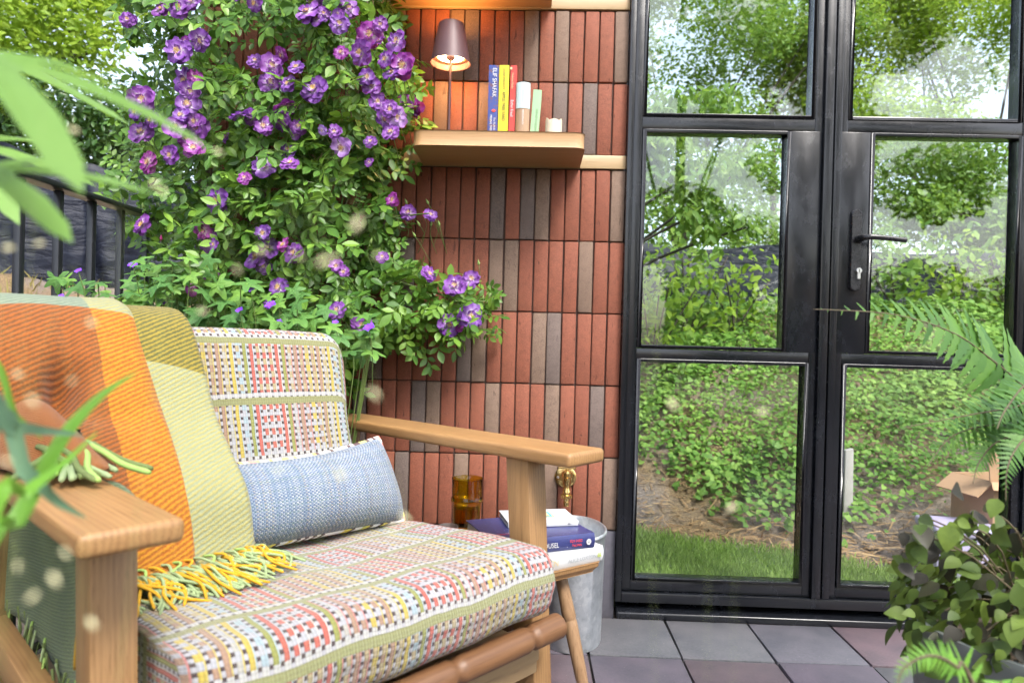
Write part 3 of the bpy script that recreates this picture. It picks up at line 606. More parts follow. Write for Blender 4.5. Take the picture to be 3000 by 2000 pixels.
b, R, U = shelf_book(-.3035, .0405, .160, .115, YB-.004, 'squat brown and pale blue hardback with rounded spine', M['kraft'], round_=.5, hard=.003); yk = YB-.004
jk = MB(); sp = [(-.3040+.0415*i/12, yk-.0007-.0105*math.sin(math.pi*i/12)**.8) for i in range(13)]; sp = [(-.3040, yk+.112)]+sp+[(-.2625, yk+.112)]
jk.grid([[(a, c, ST+.085), (a, c, ST+.1613)] for a, c in sp]); 
jk.build('jacket_band', M['skyblue'], b, smooth=True, auto=rad(50))
vtext('GEORGE ELIOT', -.2845, ST+.140, U, .0066, M['pale_print'], b, yk-.0122, .9); vtext('MIDDLEMARCH', -.2845, ST+.080, U, .0070, M['white_print'], b, yk-.0122, .9)
b, R, U = shelf_book(-.2610, .0250, .142, .10, YB-.002, 'slim mint green book leaning at the end of the row', M['mint'], lean=rad(3.2), round_=.1, hard=.002)
text('GARDEN FLOWERS', (-.2420, YB-.0038, ST+.016), norm(np.array([math.sin(rad(3.2)), 0, 1])), (-1, 0, 0), .0088, M['green_print'], b, wscale=.92)
# ---------------------------------------------------------------- candle
cd = MB(); cx, cyy = -.1905, -.165; nseg = 40; P = []
for h in (0, .001, .012, .026):
    P.append([(cx+.0245*math.cos(2*math.pi*k/nseg)*(.97 if h == 0 else 1), cyy+.0245*math.sin(2*math.pi*k/nseg)*(.97 if h == 0 else 1), ST+.0006+h) for k in range(nseg)])
def rimh(k):
    a = 2*math.pi*k/nseg; return .034+.012*math.exp(-((a-3.6)/.35)**2)+.010*math.exp(-((a-5.8)/.25)**2)+.003*math.sin(3*a)+.006*math.exp(-((a-1.2)/.4)**2)
P.append([(cx+.0243*math.cos(2*math.pi*k/nseg), cyy+.0243*math.sin(2*math.pi*k/nseg), ST+.016+rimh(k)) for k in range(nseg)])
P.append([(cx+.0205*math.cos(2*math.pi*k/nseg), cyy+.0205*math.sin(2*math.pi*k/nseg), ST+.016+rimh(k)-.001) for k in range(nseg)])
for rr_, hh in ((.018, .042), (.010, .038), (.0005, .037)): P.append([(cx+rr_*math.cos(2*math.pi*k/nseg), cyy+rr_*math.sin(2*math.pi*k/nseg), ST+hh) for k in range(nseg)])
cd.grid(P, closed=True)
wx = NT('cream_wax'); M['wax'] = wx.done(wx.bsdf(wx.mix(wx.noise(wx.coord(), 30, 3), (.52, .46, .35), (.58, .54, .45)), .45, 0, None, Subsurface_Weight=.4, Subsurface_Radius=(.02, .012, .006), Subsurface_Scale=.5))
root = empty('candle', (cx, cyy, ST), 'short burnt-down cream candle on the right of the shelf', 'candle')
cd.build('wax', M['wax'], root, smooth=True, auto=rad(60))
w = MB(); w.tube([(cx, cyy, ST+.036), (cx+.001, cyy, ST+.046), (cx+.003, cyy, ST+.050)], .0009, 6); w.build('wick', M['black_print'], root)
# ---------------------------------------------------------------- lamp
lx, ly = -.507, -.120
lamp = empty('table_lamp', (lx, ly, ST), 'lit slim table lamp with maroon metal shade on the shelf', 'lamp')
M['maroon'] = plain('maroon_metal', (.070, .032, .036), .5, .1, var=.08, scale=300, bump=.1)
b = MB(); b.lathe([(0, 0), (.0, .0007), (.050, .0007), (.050, .006), (.048, .008), (.006, .009), (.0045, .012), (.0045, .016)], (lx, ly, ST), 40); b.build('base', M['maroon'], lamp, smooth=True, auto=rad(40))
b = MB(); b.tube([(lx, ly, ST+.010), (lx, ly, ST+.263)], .0042, 14); b.lathe([(.0042, .243), (.0135, .250), (.0145, .256), (.010, .261), (.004, .265)], (lx, ly, ST), 24); b.build('stem', M['maroon'], lamp, smooth=True, auto=rad(50))
SB, STp = ST+.235, ST+.355
b = MB(); b.lathe([(.0612, SB), (.0585, SB+.010), (.0395, STp-.006), (.0375, STp-.001), (.035, STp), (.026, STp), (.026, STp-.002), (.0365, STp-.003), (.0380, STp-.008), (.0565, SB+.0095), (.0590, SB+.001)], (lx, ly, 0), 48)
b.F += [((10*48)+k, (10*48)+(k+1) % 48, (k+1) % 48, k) for k in range(48)]; b.M += [0]*48
b.build('shade', M['maroon'], lamp, smooth=True, auto=rad(35))
b = MB(); b.lathe([(.0150, SB+.030), (.0538, SB+.017), (.0550, SB+.019), (.0540, SB+.023), (.0150, SB+.036)], (lx, ly, 0), 40); 
refl = plain('lamp_reflector', (.72, .62, .48), .4, 0, var=.03, bump=0); b.build('reflector', refl, lamp, smooth=True)
em = NT('lamp_diffuser'); e_ = em.n('ShaderNodeEmission'); e_.inputs[0].default_value = (1.0, .70, .38, 1); e_.inputs[1].default_value = 14.0; M['glow'] = em.done(e_.outputs[0])
b = MB(); b.lathe([(.0155, SB+.0265), (.040, SB+.0205), (.0400, SB+.0195), (.0155, SB+.0255)], (lx, ly, 0), 40); b.build('diffuser', M['glow'], lamp, smooth=True)
def lamp_light(name, loc, e, size=.02):
    d = bpy.data.lights.new(name, 'POINT'); d.energy = e; d.color = (1.0, .46, .14); d.shadow_soft_size = size
    o = bpy.data.objects.new(name, d); COL.objects.link(o); o.location = loc; o.parent = lamp; o.matrix_parent_inverse = Matrix.Translation(-Vector(lamp.location)); return o
lamp_light('lamp_light', (lx, ly-.0, SB+.010), 3.0, .012); lamp_light('lamp_light', (lx, ly, STp-.012), 1.5, .012)
# ---------------------------------------------------------------- brass tap
tx, tz = -.119, .437
tap = empty('garden_tap', (tx, -.003, tz), 'brass garden tap on the brick wall below the chair arm', 'tap'); axw = ((1, 0, 0), (0, 0, 1), (0, -1, 0))
b = MB(); b.lathe([(0, 0), (.0345, 0), (.0345, .003), (.031, .006), (.016, .0075), (0, .008)], (tx, -.002, tz), 36, ax=axw); fl_ = b.build('flange', M['brass'], tap, smooth=True, auto=rad(40))
b = MB(); b.lathe([(0, 0), (.0045, 0), (.004, .0018), (0, .002)], (tx-.024, -.0075, tz-.001), 14, ax=axw); sc_ = b.build('screw', M['steel'], tap, smooth=True, auto=rad(40))
b = MB(); b.lathe([(.0105, 0), (.0105, .045), (.0, .046)], (tx, -.009, tz), 20, ax=axw)
b.lathe([(0, .040), (.010, .040), (.0165, .034), (.0165, .022), (.0125, .018), (.0125, .004), (.0105, 0), (.0105, -.018), (.0130, -.022), (.0130, -.032), (0, -.033)], (tx+.002, -.048, tz-.012), 24)
b.build('body', M['brass'], tap, smooth=True, auto=rad(40))
b = MB(); b.lathe([(.0135, -.046), (.0165, -.045), (.0165, -.034), (.0135, -.033)], (tx+.002, -.048, tz-.012), 28)
for k in range(14): a = 2*math.pi*k/14; b.lathe([(.0016, -.045), (.0016, -.034)], (tx+.002+.0167*math.cos(a), -.048+.0167*math.sin(a), tz-.012), 6)
b.lathe([(.0095, -.046), (.0095, -.052), (.0080, -.054), (.0095, -.060), (.0080, -.064), (.0092, -.070), (.006, -.0705), (.006, -.05)], (tx+.002, -.048, tz-.012), 24); b.build('hose_nozzle', M['brass'], tap, smooth=True, auto=rad(40))
b = MB(); b.box((tx-.026, -.053, tz+.034), (tx+.030, -.043, tz+.040)); b.tube([(tx+.002, -.048, tz+.027), (tx+.002, -.048, tz+.036)], .005, 12); b.build('lever', M['brass'], tap, bevel=.002)
# ---------------------------------------------------------------- zinc bucket
def zincmat():
    m = NT('galvanised_zinc'); co = m.coord(); v = m.vor(m.mapping(co, scale=(1, 1, .8)), 75, 'F1', 1); g = m.noise(co, 18, 5, .65)
    vv = m.sep(v)[0]; col = m.ramp(m.math('ADD', m.math('MULTIPLY', vv, .16), m.math('MULTIPLY', g, .8)), [(.25, (.34, .37, .40)), (.5, (.50, .53, .56)), (.75, (.68, .70, .71))]).outputs[0]
    sp = m.ramp(m.noise(co, 60, 4, .7), [(.6, (0, 0, 0)), (.72, (1, 1, 1))]).outputs[0]; col = m.mix(m.math('MULTIPLY', sp, .6), col, (.75, .75, .72))
    return m.done(m.bsdf(col, m.math('ADD', .40, m.math('MULTIPLY', vv, .08)), .75, m.bump(g, .12, .002)))
M['zinc'] = zincmat()
bx, by = -.103, -.165
buck = empty('zinc_bucket', (bx, by, 0), 'oval galvanised zinc bucket on the floor against the plinth', 'bucket')
b = MB(); b.lathe([(.001, .004), (.088, .004), (.090, 0), (.091, .004), (.0955, .31), (.0985, .314), (.0985, .320), (.0955, .322), (.0935, .318), (.0895, .02), (.001, .014)], (bx, by, .0005), 56, sx=1.0, sy=1.35); b.build('body', M['zinc'], buck, smooth=True, auto=rad(40))
b = MB(); b.lathe([(.0985, .312), (.1005, .314), (.1005, .321), (.0975, .3235), (.0950, .322)], (bx, by, .0005), 56, sx=1.0, sy=1.345); b.build('rim', M['zinc'], buck, smooth=True)
# ---------------------------------------------------------------- side table and what stands on it
def q7(x, y): return ((1250+x/3.137)/KP, (1350+y/3.137)/KP)
TZ = .340
Tc = at_z(*q7(1590, 925), TZ); Tl = at_z(*q7(1130, 1035), TZ)
TA = norm(Tc-Tl); TA[2] = 0; TA = norm(TA); TB = np.array([-TA[1], TA[0], 0])          # TA along the front edge, TB towards the wall
table = empty('side_table', Tc - TA*.13 + TB*.2, 'small low wooden side table beside the armchair', 'table'); table.location.z = 0
def TP_(a, b, z): p = Tc + TA*a + TB*b; return (p[0], p[1], z)
b = MB(); top = []
a0, a1, b0, b1, rc = -.225, .004, .0, .42, .012
for (cx_, cy_, s) in ((a1-rc, b0+rc, -90), (a1-rc, b1-rc, 0), (a0+rc, b1-rc, 90), (a0+rc, b0+rc, 180)):
    for k in range(5): t = rad(s+90*k/4); top.append((cx_+rc*math.cos(t), cy_+rc*math.sin(t)))
n = len(top); mid = [(a0+a1)/2, (b0+b1)/2]
V = [TP_(p, q, TZ) for p, q in top]+[TP_(p, q, TZ-.010) for p, q in top]+[TP_(mid[0]+(p-mid[0])*.90, mid[1]+(q-mid[1])*.95, TZ-.024) for p, q in top]
b.add(V, [tuple(range(n)), tuple(range(2*n, 3*n))[::-1]]+[(i, (i+1) % n, n+(i+1) % n, n+i) for i in range(n)]+[(n+i, n+(i+1) % n, 2*n+(i+1) % n, 2*n+i) for i in range(n)])
b.build('table_top', M['oak_table'], table, bevel=.002)
for la, lb, da, db in ((-.075, .06, .035, -.075), (-.075, .36, .035, .06), (-.185, .06, -.025, -.045), (-.185, .36, -.025, .06)):
    p0, p1 = np.array(TP_(la, lb, TZ-.024)), np.array(TP_(la+da, lb+db, 0))
    b = MB(); P = [p0+(p1-p0)*t for t in (0, .05, .30, .345, .352, .36, .367, .41, .75, 1)]; b.tube(P, [.0135, .0145, .0165, .0168, .0155, .0150, .0160, .0168, .0150, .0110], 16)
    b.build('leg', M['oak_tleg'], table, smooth=True, auto=rad(50))
# white book
p0, p1 = at_z(*q7(1130, 1020), TZ), at_z(*q7(1612, 912), TZ); U = p1-p0; U[2] = 0; U = norm(U); D = np.array([-U[1], U[0], 0])
M['jwhite'] = covermat('white_book_jacket', (.52, .53, .54)); th = .0365; ln = .235
wb = book('book', 'thick white hardback at the bottom of the stack on the side table', p1-U*ln+np.array([0, 0, .0006]), Zp, U, D, ln, th, .155, M['jwhite'], .25, .003, 'books stacked on the side table')
o_ = p1-U*ln; f_ = lambda a, c, h: o_+U*a+D*c+np.array([0, 0, h])
text('ELEVEN', f_(.030, -.0058, .0125), U, Zp, .021, M['gold_print'], wb, wscale=.9); text('ALICE LOXTON', f_(.122, -.0058, .0135), U, Zp, .0135, M['pale_print'], wb, wscale=.92)
for q in (0, 1):
    e = MB(); e.add([f_(.216+.006*q, -.0066, .012), f_(.221+.006*q, -.0066, .015), f_(.217+.006*q, -.0066, .020), f_(.221+.006*q, -.0066, .026), f_(.216+.006*q, -.0066, .023), f_(.2125+.006*q, -.0066, .0175)], [(0, 1, 2, 5), (5, 2, 3, 4)]); e.build('emblem', M['olive_print'], wb)
for k in range(7):
    a = .10+.125*random.random(); c = .004+.045*random.random(); pts = [f_(a, c, th+.0012), f_(a+.006, c+.010, th+.0014), f_(a+.013, c+.008, th+.0014), f_(a+.016, c+.022, th+.0012)]
    e = MB(); e.tube(spline(pts, 8), .0009, 4); e.build('printed_flourish', M['teal_print'] if k % 3 else M['black_print'], wb)
# dark blue book
zb = TZ+th+.0016; bth = .0355
p0, p1 = at_z(*q7(620, 745), zb+bth), at_z(*q7(1540, 655), zb+bth); U = p1-p0; U[2] = 0; ln = float(np.linalg.norm(U)); U = norm(U); D = np.array([-U[1], U[0], 0])
def nightmat():
    m = NT('night_sky_jacket'); co = m.coord(); s = m.ramp(m.vor(co, 130), [(.06, (1, 1, 1)), (.12, (0, 0, 0))]).outputs[0]
    s = m.math('MULTIPLY', s, m.math('GREATER_THAN', m.noise(co, 60, 1), .5)); c = m.mix(m.noise(co, 9, 3), (.030, .028, .085), (.040, .055, .19))
    return m.done(m.bsdf(m.mix(s, c, (.75, .75, .82)), .3))
M['night'] = nightmat(); o_ = p0.copy(); o_[2] = zb
nb = book('book', 'dark blue starry hardback in the middle of the stack on the side table', o_, Zp, U, D, ln, bth, .195, M['night'], .25, .003, 'books stacked on the side table')
f_ = lambda a, c, h: o_+U*a+D*c+np.array([0, 0, h]); s_ = ln/.25
text('THE NIGHT CAROUSEL', f_(.022*s_, -.0056, .0105), U, Zp, .0165, M['white_print'], nb, wscale=.78*s_); text('FIZA SAEED', f_(.184*s_, -.0058, .0185), U, Zp, .0092, M['red_print'], nb, wscale=.68*s_); text('McLYNN', f_(.190*s_, -.0058, .0085), U, Zp, .0092, M['red_print'], nb, wscale=.7*s_)
e = MB(); e.lathe([(0, 0), (.0062, 0), (.0062, .0004), (0, .0005)], f_(.233*s_, -.0061, .0165), 24, ax=(U, np.array([0, 0, 1.0]), -D), sx=1, sy=1.15); e.build('emblem', M['white_print'], nb)
text('HC', f_(.2292*s_, -.0068, .0137), U, Zp, .0072, M['black_print'], nb, wscale=.8)
zt = bth+.0006
text('THE', f_(.135, .075, zt), -U, -D, .014, M['white_print'], nb); text('NIGHT', f_(.150, .091, zt), -U, -D, .021, M['white_print'], nb); text('CAROUSEL', f_(.185, .112, zt), -U, -D, .021, M['white_print'], nb)
text('FIZA SAEED McLYNN', f_(.118, .052, zt), -U, -D, .0125, M['red_print'], nb, wscale=.78); text('Spellbinding', f_(.078, .056, zt), -U, -D, .006, M['white_print'], nb); text('a novel', f_(.098, .034, zt), -U, -D, .006, M['white_print'], nb)
# small white book on top
z2 = zb+bth+.0012; sth = .0125
p1 = at_z(*q7(1393, 592), z2); p0 = at_z(*q7(900, 608), z2); U2 = p1-p0; U2[2] = 0; U2 = norm(U2); D2 = np.array([-U2[1], U2[0], 0]); ln2 = .178; o2 = p1-U2*ln2; o2[2] = z2
sb = book('book', 'thin white hardback with small framed picture on top of the table stack', o2, Zp, U2, D2, ln2, sth, .118, M['jwhite'], .15, .002, 'books stacked on the side table')
g_ = lambda a, c, h: o2+U2*a+D2*c+np.array([0, 0, h])
for (x0, x1, y0, y1, hh, mt) in ((.062, .128, .038, .092, .0008, 'gold_print'), (.066, .124, .042, .088, .0011, 'teal_print'), (.073, .117, .047, .083, .0014, None)):
    e = MB(); e.add([g_(x0, y0, sth+hh), g_(x1, y0, sth+hh), g_(x1, y1, sth+hh), g_(x0, y1, sth+hh)], [(0, 1, 2, 3)]); e.build('cover_picture', M[mt] if mt else covermat('orange_picture', (.75, .45, .16), (.85, .78, .6), 60), sb, fixn=False)
for k in range(4): text('the small pleasures', g_(.170-.004*k, .092-.013*k, sth+.0008), -U2+D2*.0, -D2, .0065, M['gold_print'], sb, wscale=.0+.55)
e = MB(); e.tube([g_(.150, -.0022, .006), g_(.160, -.0022, .006)], .0004, 4); [e.tube([g_(.151+.003*k, -.0022, .006), g_(.1535+.003*k, -.0022, .006+s*.0025)], .0004, 4) for k in (0, 1) for s in (-1, 1)]; e.build('emblem', M['black_print'], sb)
# amber glass
gp = at_z(1071, 1214, TZ); gx, gy = float(gp[0]), float(gp[1])
def amber():
    m = NT('amber_glass'); b_ = m.bsdf((.72, .56, .06), .02, 0, Transmission_Weight=1.0, IOR=1.45); return m.done(b_)
M['amber'] = amber()
glass = empty('tumbler', (gx, gy, TZ), 'tall amber glass tumbler on the side table', 'glass')
GS = 1.0; pr = [(0, .0006), (.034, .0006), (.0365, .003), (.038, .02), (.0395, .070), (.0415, .076), (.0450, .080), (.0455, .085), (.0430, .090), (.0420, .094), (.0435, .138), (.0440, .142), (.0425, .1425), (.0405, .138), (.0390, .094), (.0400, .088), (.0385, .080), (.0365, .070), (.0345, .012), (0, .010)]
b = MB(); b.lathe(pr, (gx, gy, TZ), 10, cap=False); 
gme = MB(); gme.lathe(pr, (gx, gy, TZ), 40); gme.build('body', M['amber'], glass, smooth=True, auto=rad(60))
tea = NT('tea'); M['tea'] = tea.done(tea.bsdf((.80, .52, .10), .02, 0, Transmission_Weight=.9, IOR=1.33))
b = MB(); b.lathe([(0, .0115), (.0338, .0125), (.0355, .060), (0, .0605)], (gx, gy, TZ), 32); b.build('tea', M['tea'], glass, smooth=True, auto=rad(50))
# dark cup
cp = at_z(1026, 1241, TZ); cx_, cy_ = float(cp[0])+.0, float(cp[1])+.012
cup = empty('cup', (cx_, cy_, TZ), 'small dark brown stoneware cup in front of the amber glass', 'cup')
M['stoneware'] = plain('dark_stoneware', (.075, .052, .043), .6, var=.3, scale=90)
b = MB(); b.lathe([(0, .0006), (.022, .0006), (.0265, .004), (.0285, .034), (.0278, .0355), (.0262, .0345), (.0245, .006), (0, .004)], (cx_, cy_, TZ), 36); b.build('body', M['stoneware'], cup, smooth=True, auto=rad(60))
b = MB(); b.lathe([(0, .0240), (.0255, .0240)], (cx_, cy_, TZ), 30); b.build('coffee', plain('black_coffee', (.02, .011, .006), .08, bump=0), cup)

# ---------------------------------------------------------------- armchair
chair = empty('armchair', L(0, -.4, ZF), 'oak framed armchair with colourful woven patchwork cushions', 'armchair')
for s in (-1, 1):
    u0, u1 = (.412, .552) if s > 0 else (-.542, -.412)
    b = MB(); b.hexa([L(u0, 0, .586), L(u1, -.004, .586), L(u1, -1.02, .573), L(u0, -1.02, .573), L(u0, 0, .62), L(u1, -.004, .62), L(u1, -1.02, .607), L(u0, -1.02, .607)])
    b.build('armrest', M['oak_arm'], chair, bevel=.009, seg=4)
    ui, uo = (.428, .492) if s > 0 else (-.492, -.428)
    b = MB(); b.hexa([L(ui, -.085, ZF), L(uo, -.085, ZF), L(uo, -.145, ZF), L(ui, -.145, ZF), L(ui, -.140, .5865), L(uo, -.140, .5865), L(uo, -.215, .5865), L(ui, -.215, .5865)]); b.build('front_leg', M['oak_leg'], chair, bevel=.004, seg=2)
    b = MB(); b.hexa([L(ui, -1.00, ZF), L(uo, -1.00, ZF), L(uo, -1.06, ZF), L(ui, -1.06, ZF), L(ui, -.93, .5735), L(uo, -.93, .5735), L(uo, -1.0, .5735), L(ui, -1.0, .5735)]); b.build('back_leg', M['oak_leg'], chair, bevel=.004)
    b = MB(); b.lbox(*((ui+.01, uo-.01)), -.95, -.2, .15, .215); b.build('side_rail', M['oak_arm'], chair, bevel=.004)
b = MB(); n = 120; P = []; Rr = []
for i in range(n+1):
    u = -.427+.854*i/n; P.append(L(u, -.035, .222)); d = min(abs(((u+.33+.11) % .22)-.11), 1); Rr.append(CS*(.0285 - (.0055 if d < .006 else (.002 if d < .011 else 0))))
b.tube(P, Rr, 16); b.build('front_rail', M['oak_dark'], chair, smooth=True, auto=rad(60))
b = MB(); b.lbox(-.427, .427, -.118, -.092, .095, .185); b.build('stretcher', M['oak_pale'], chair, bevel=.004)
b = MB(); b.lbox(-.42, .42, -.80, -.08, .13, .165); b.build('seat_base', M['oak_pale'], chair, bevel=.004)
for k in range(7):
    uu = -.33+.11*k; b = MB(); b.hexa([L(uu-.016, -.83, .24), L(uu+.016, -.83, .24), L(uu+.016, -.85, .24), L(uu-.016, -.85, .24), L(uu-.016, -1.0, .80), L(uu+.016, -1.0, .80), L(uu+.016, -1.02, .80), L(uu-.016, -1.02, .80)]); b.build('back_slat', M['oak_leg'], chair, bevel=.003)
b = MB(); b.hexa([L(-.428, -.99, .79), L(.428, -.99, .79), L(.428, -1.03, .79), L(-.428, -1.03, .79), L(-.428, -1.0, .85), L(.428, -1.0, .85), L(.428, -1.04, .85), L(-.428, -1.04, .85)]); b.build('top_rail', M['oak_arm'], chair, bevel=.005)
def rrect(v0, v1, z0, z1, r, crown=0.0, nseg=7, flat=14):
    """rounded profile in (v,z), starting at the back top, going forward over the front and under; returns points and arc length"""
    pts = []
    for i in range(flat+1): t = i/flat; pts.append((v0+r+(v1-v0-2*r)*t, z1+crown*math.sin(math.pi*t)))
    for i in range(1, nseg+1): a = math.pi/2*(1-i/nseg); pts.append((v1-r+r*math.cos(a), z1-r+r*math.sin(a)))
    for i in range(1, 6): t = i/5; pts.append((v1+crown*.5*math.sin(math.pi*t), z1-r-(z1-z0-2*r)*t))
    for i in range(1, nseg+1): a = -math.pi/2*i/nseg; pts.append((v1-r+r*math.cos(a), z0+r+r*math.sin(a)))
    for i in range(1, flat+1): t = i/flat; pts.append((v1-r+(v0+r-(v1-r))*t, z0))
    for i in range(1, nseg+1): a = -math.pi/2-math.pi/2*i/nseg; pts.append((v0+r+r*math.cos(a), z0+r+r*math.sin(a)))
    for i in range(1, 6): t = i/5; pts.append((v0, z0+r+(z1-z0-2*r)*t))
    for i in range(1, nseg): a = math.pi-math.pi/2*i/nseg; pts.append((v0+r+r*math.cos(a), z1-r+r*math.sin(a)))
    s = [0]
    for i in range(1, len(pts)): s.append(s[-1]+math.dist(pts[i], pts[i-1]))
    return pts, s
def cushion(name, u0, u1, prof_, er, tf, mat, parent, puff=.01, uoff=0.0, voff=0.0):
    """profile swept along u, with rounded ends; tf maps (u,v,z) to the world"""
    pts, s = prof_; cv = sum(p[0] for p in pts)/len(pts); cz = sum(p[1] for p in pts)/len(pts); b = MB(); P = []; UV = []
    st = [(u0+er*(1-math.cos(a)), er*(1-math.sin(a))) for a in np.linspace(0, math.pi/2, 7)] + [(u0+er+(u1-u0-2*er)*i/24, 0) for i in range(1, 24)] + [(u1-er*(1-math.cos(a)), er*(1-math.sin(a))) for a in np.linspace(math.pi/2, 0, 7)]
    for u, ins in st:
        t = (u-u0)/(u1-u0); pf = puff*(math.sin(math.pi*min(1, max(0, t)))**.5-1); row = []; uv = []
        for (v, z), a in zip(pts, s):
            dv, dz = v-cv, z-cz; l = math.hypot(dv, dz)+1e-9; q = (l-ins+pf)/l
            row.append(tf(u, cv+dv*q, cz+dz*q)); uv.append(((u+uoff)*CS, (a+voff)*CS))
        row.append(row[0]); uv.append(((u+uoff)*CS, (s[-1]+.01+voff)*CS)); P.append(row); UV.append(uv)
    b.grid(P, UV)
    m = len(pts)
    for i_ in (0, len(st)-1):
        base = len(b.V); ring = P[i_][:m]; b.V += [tuple(map(float, p)) for p in ring]; b.U += [(z*CS, v*CS) for v, z in pts]; b.F.append(tuple(range(base, base+m))); b.M.append(0)
    return b.build(name, mat, parent, smooth=True, auto=rad(60))
wave_ = lambda u, v: .004*math.sin(7*u+1)*math.sin(6*v) - .012*math.exp(-((u-.02)/.22)**2-((v+.42)/.2)**2) + .0022*math.sin(31*u+9*v) + .0018*math.sin(23*v-17*u)
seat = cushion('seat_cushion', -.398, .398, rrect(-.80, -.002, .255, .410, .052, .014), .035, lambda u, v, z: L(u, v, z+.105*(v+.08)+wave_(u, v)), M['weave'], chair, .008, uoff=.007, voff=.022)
def tilt(u, v, z):                                    # back cushion: v = thickness direction, z = height along the reclined back
    a = rad(17); return L(u, -.60 + v*math.cos(a) - (z)*math.sin(a), .365 + v*math.sin(a) + z*math.cos(a))
bprof = rrect(-.17, 0, 0, .555, .055, .006)
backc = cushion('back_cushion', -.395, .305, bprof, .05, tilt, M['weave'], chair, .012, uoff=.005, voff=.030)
# ---------------------------------------------------------------- blue cushion
pil = empty('scatter_cushion', L(.08, -.5, .41), 'blue tweed scatter cushion with multicoloured cord edge on the seat', 'cushion')
uc, hw, hh_, T_ = .035, .322, .120, .118
def pilp(a, b_, side):
    ed = max(0, 1-abs(a)**3.6)**.5*max(0, 1-abs(b_)**2.4)**.5
    pinch = 1-.05*(1-a*a)*abs(b_)**6*1.0
    w = uc+hw*a*(1-.02*(1-b_*b_)*abs(a)-.02*abs(b_)**5); hgt = hh_*b_*(1-.10*(1-a*a)) - .018*(1-a*a)*(b_ > 0)*b_
    tk = side*T_*ed + .010*math.sin(3*a+b_)*ed
    an = rad(31); lean = tk
    return L(w, -.515 + lean*math.cos(an) - (hgt+hh_)*math.sin(an), .376 + lean*math.sin(an)*.6 + (hgt+hh_)*math.cos(an)+.006*(a > .5)*(a-.5))
N_ = 30; lin = [math.sin(math.pi/2*t) for t in np.linspace(-1, 1, N_)]
for nm_, sd in (('front_panel', 1), ('back_panel', -1)):
    b = MB(); b.grid([[pilp(a, q, sd) for q in lin] for a in lin], [[(a*hw*CS, q*hh_*CS*1.25) for q in lin] for a in lin]); b.build(nm_, M['blue'], pil, smooth=True)
loop = [(a, -1) for a in lin] + [(1, q) for q in lin[1:]] + [(a, 1) for a in lin[::-1][1:]] + [(-1, q) for q in lin[::-1][1:]]
b = MB(); b.tube([pilp(a, q, 0) for a, q in loop], .0055, 8, cap=False); b.build('cord_edge', M['cord'], pil, smooth=True)
# ---------------------------------------------------------------- woollen throw
OR, DO = (.36, .100, .011), (.125, .050, .013); YO, OY = (.53, .230, .011), (.28, .070, .007); SG, LG = (.125, .18, .125), (.235, .275, .195); PY = (.36, .32, .10); OL, DG = (.33, .245, .030), (.050, .066, .026)
thr = empty('throw_blanket', L(-.35, -.5, .42), 'woollen check throw in orange, mustard and green with tasselled ends over the chair', 'blanket')
M['throw_a'] = throwmat('orange_check_wool', (SG, LG), (LG, PY), (DO, OR), (OY, YO), .275*CS, .43*CS)
M['throw_b'] = throwmat('green_check_wool', (DG, OL), (DG, OL), (LG, PY), (LG, PY), 5.0, .50*CS)
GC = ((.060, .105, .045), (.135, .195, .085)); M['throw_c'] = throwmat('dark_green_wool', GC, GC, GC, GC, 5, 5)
OF = ((.21, .070, .016), (.34, .115, .020)); M['throw_d'] = throwmat('orange_fold_wool', OF, OF, OF, OF, 5, 5)
def sheetm(name, path, uL, uR, mat, nu=40, nt=70, wob=.008, off=0.0, seed=0, thick=.010, dents=()):
    """blanket panel: path in (v,z), width from uL(t) to uR(t)"""
    C_ = spline([(p[0], p[1], 0) for p in path], nt); s = [0]
    for i in range(1, nt): s.append(s[-1]+float(np.linalg.norm(C_[i]-C_[i-1])))
    top = []; bot = []; UV = []
    for i in range(nt):
        t = i/(nt-1); tg = norm(C_[min(i+1, nt-1)]-C_[max(i-1, 0)]); nv, nz = -tg[1], tg[0]
        if nv*1+nz*.6 < 0: nv, nz = -nv, -nz
        r1 = []; r2 = []; uv = []
        a0, a1 = uL(t), uR(t)
        for j in range(nu):
            q = j/(nu-1); u = a0+(a1-a0)*q
            w = wob*(math.sin(9*u+4*t+seed)+.6*math.sin(17*u-7*t+seed*2)) + off - .026*max(0, (q-.90)/.10)**2
            for (du, dt, su, st_, am) in dents: w -= am*math.exp(-((u-du)/su)**2-((t-dt)/st_)**2)
            r1.append(L(u, C_[i][0]+nv*(w+thick), C_[i][1]+nz*(w+thick))); r2.append(L(u, C_[i][0]+nv*w, C_[i][1]+nz*w)); uv.append(((u+.62)*CS, s[i]*CS))
        top.append(r1); bot.append(r2); UV.append(uv)
    b = MB(); n, m = nt, nu
    V = [p for r in top for p in r]+[p for r in bot for p in r]; uvs = [p for r in UV for p in r]*2; F = []
    for i in range(n-1):
        for j in range(m-1): F.append((i*m+j, i*m+j+1, (i+1)*m+j+1, (i+1)*m+j)); F.append((n*m+i*m+j, n*m+(i+1)*m+j, n*m+(i+1)*m+j+1, n*m+i*m+j+1))
        for j in (0, m-1): F.append((i*m+j, (i+1)*m+j, n*m+(i+1)*m+j, n*m+i*m+j))
    for i in (0, n-1):
        for j in range(m-1): F.append((i*m+j, i*m+j+1, n*m+i*m+j+1, n*m+i*m+j))
    b.add(V, F, uvs); return b.build(name, mat, thr, smooth=True, auto=rad(70)), top, bot
pathB = [(-.99, .70), (-.96, .84), (-.90, .905), (-.82, .912), (-.735, .885), (-.67, .80), (-.60, .68), (-.52, .60), (-.455, .535), (-.425, .45), (-.405, .402)]
pathA = [(-1.01, .68), (-.98, .84), (-.92, .900), (-.83, .918), (-.740, .892), (-.670, .81), (-.585, .69), (-.51, .60), (-.455, .53), (-.425, .455), (-.40, .412), (-.34, .405)]
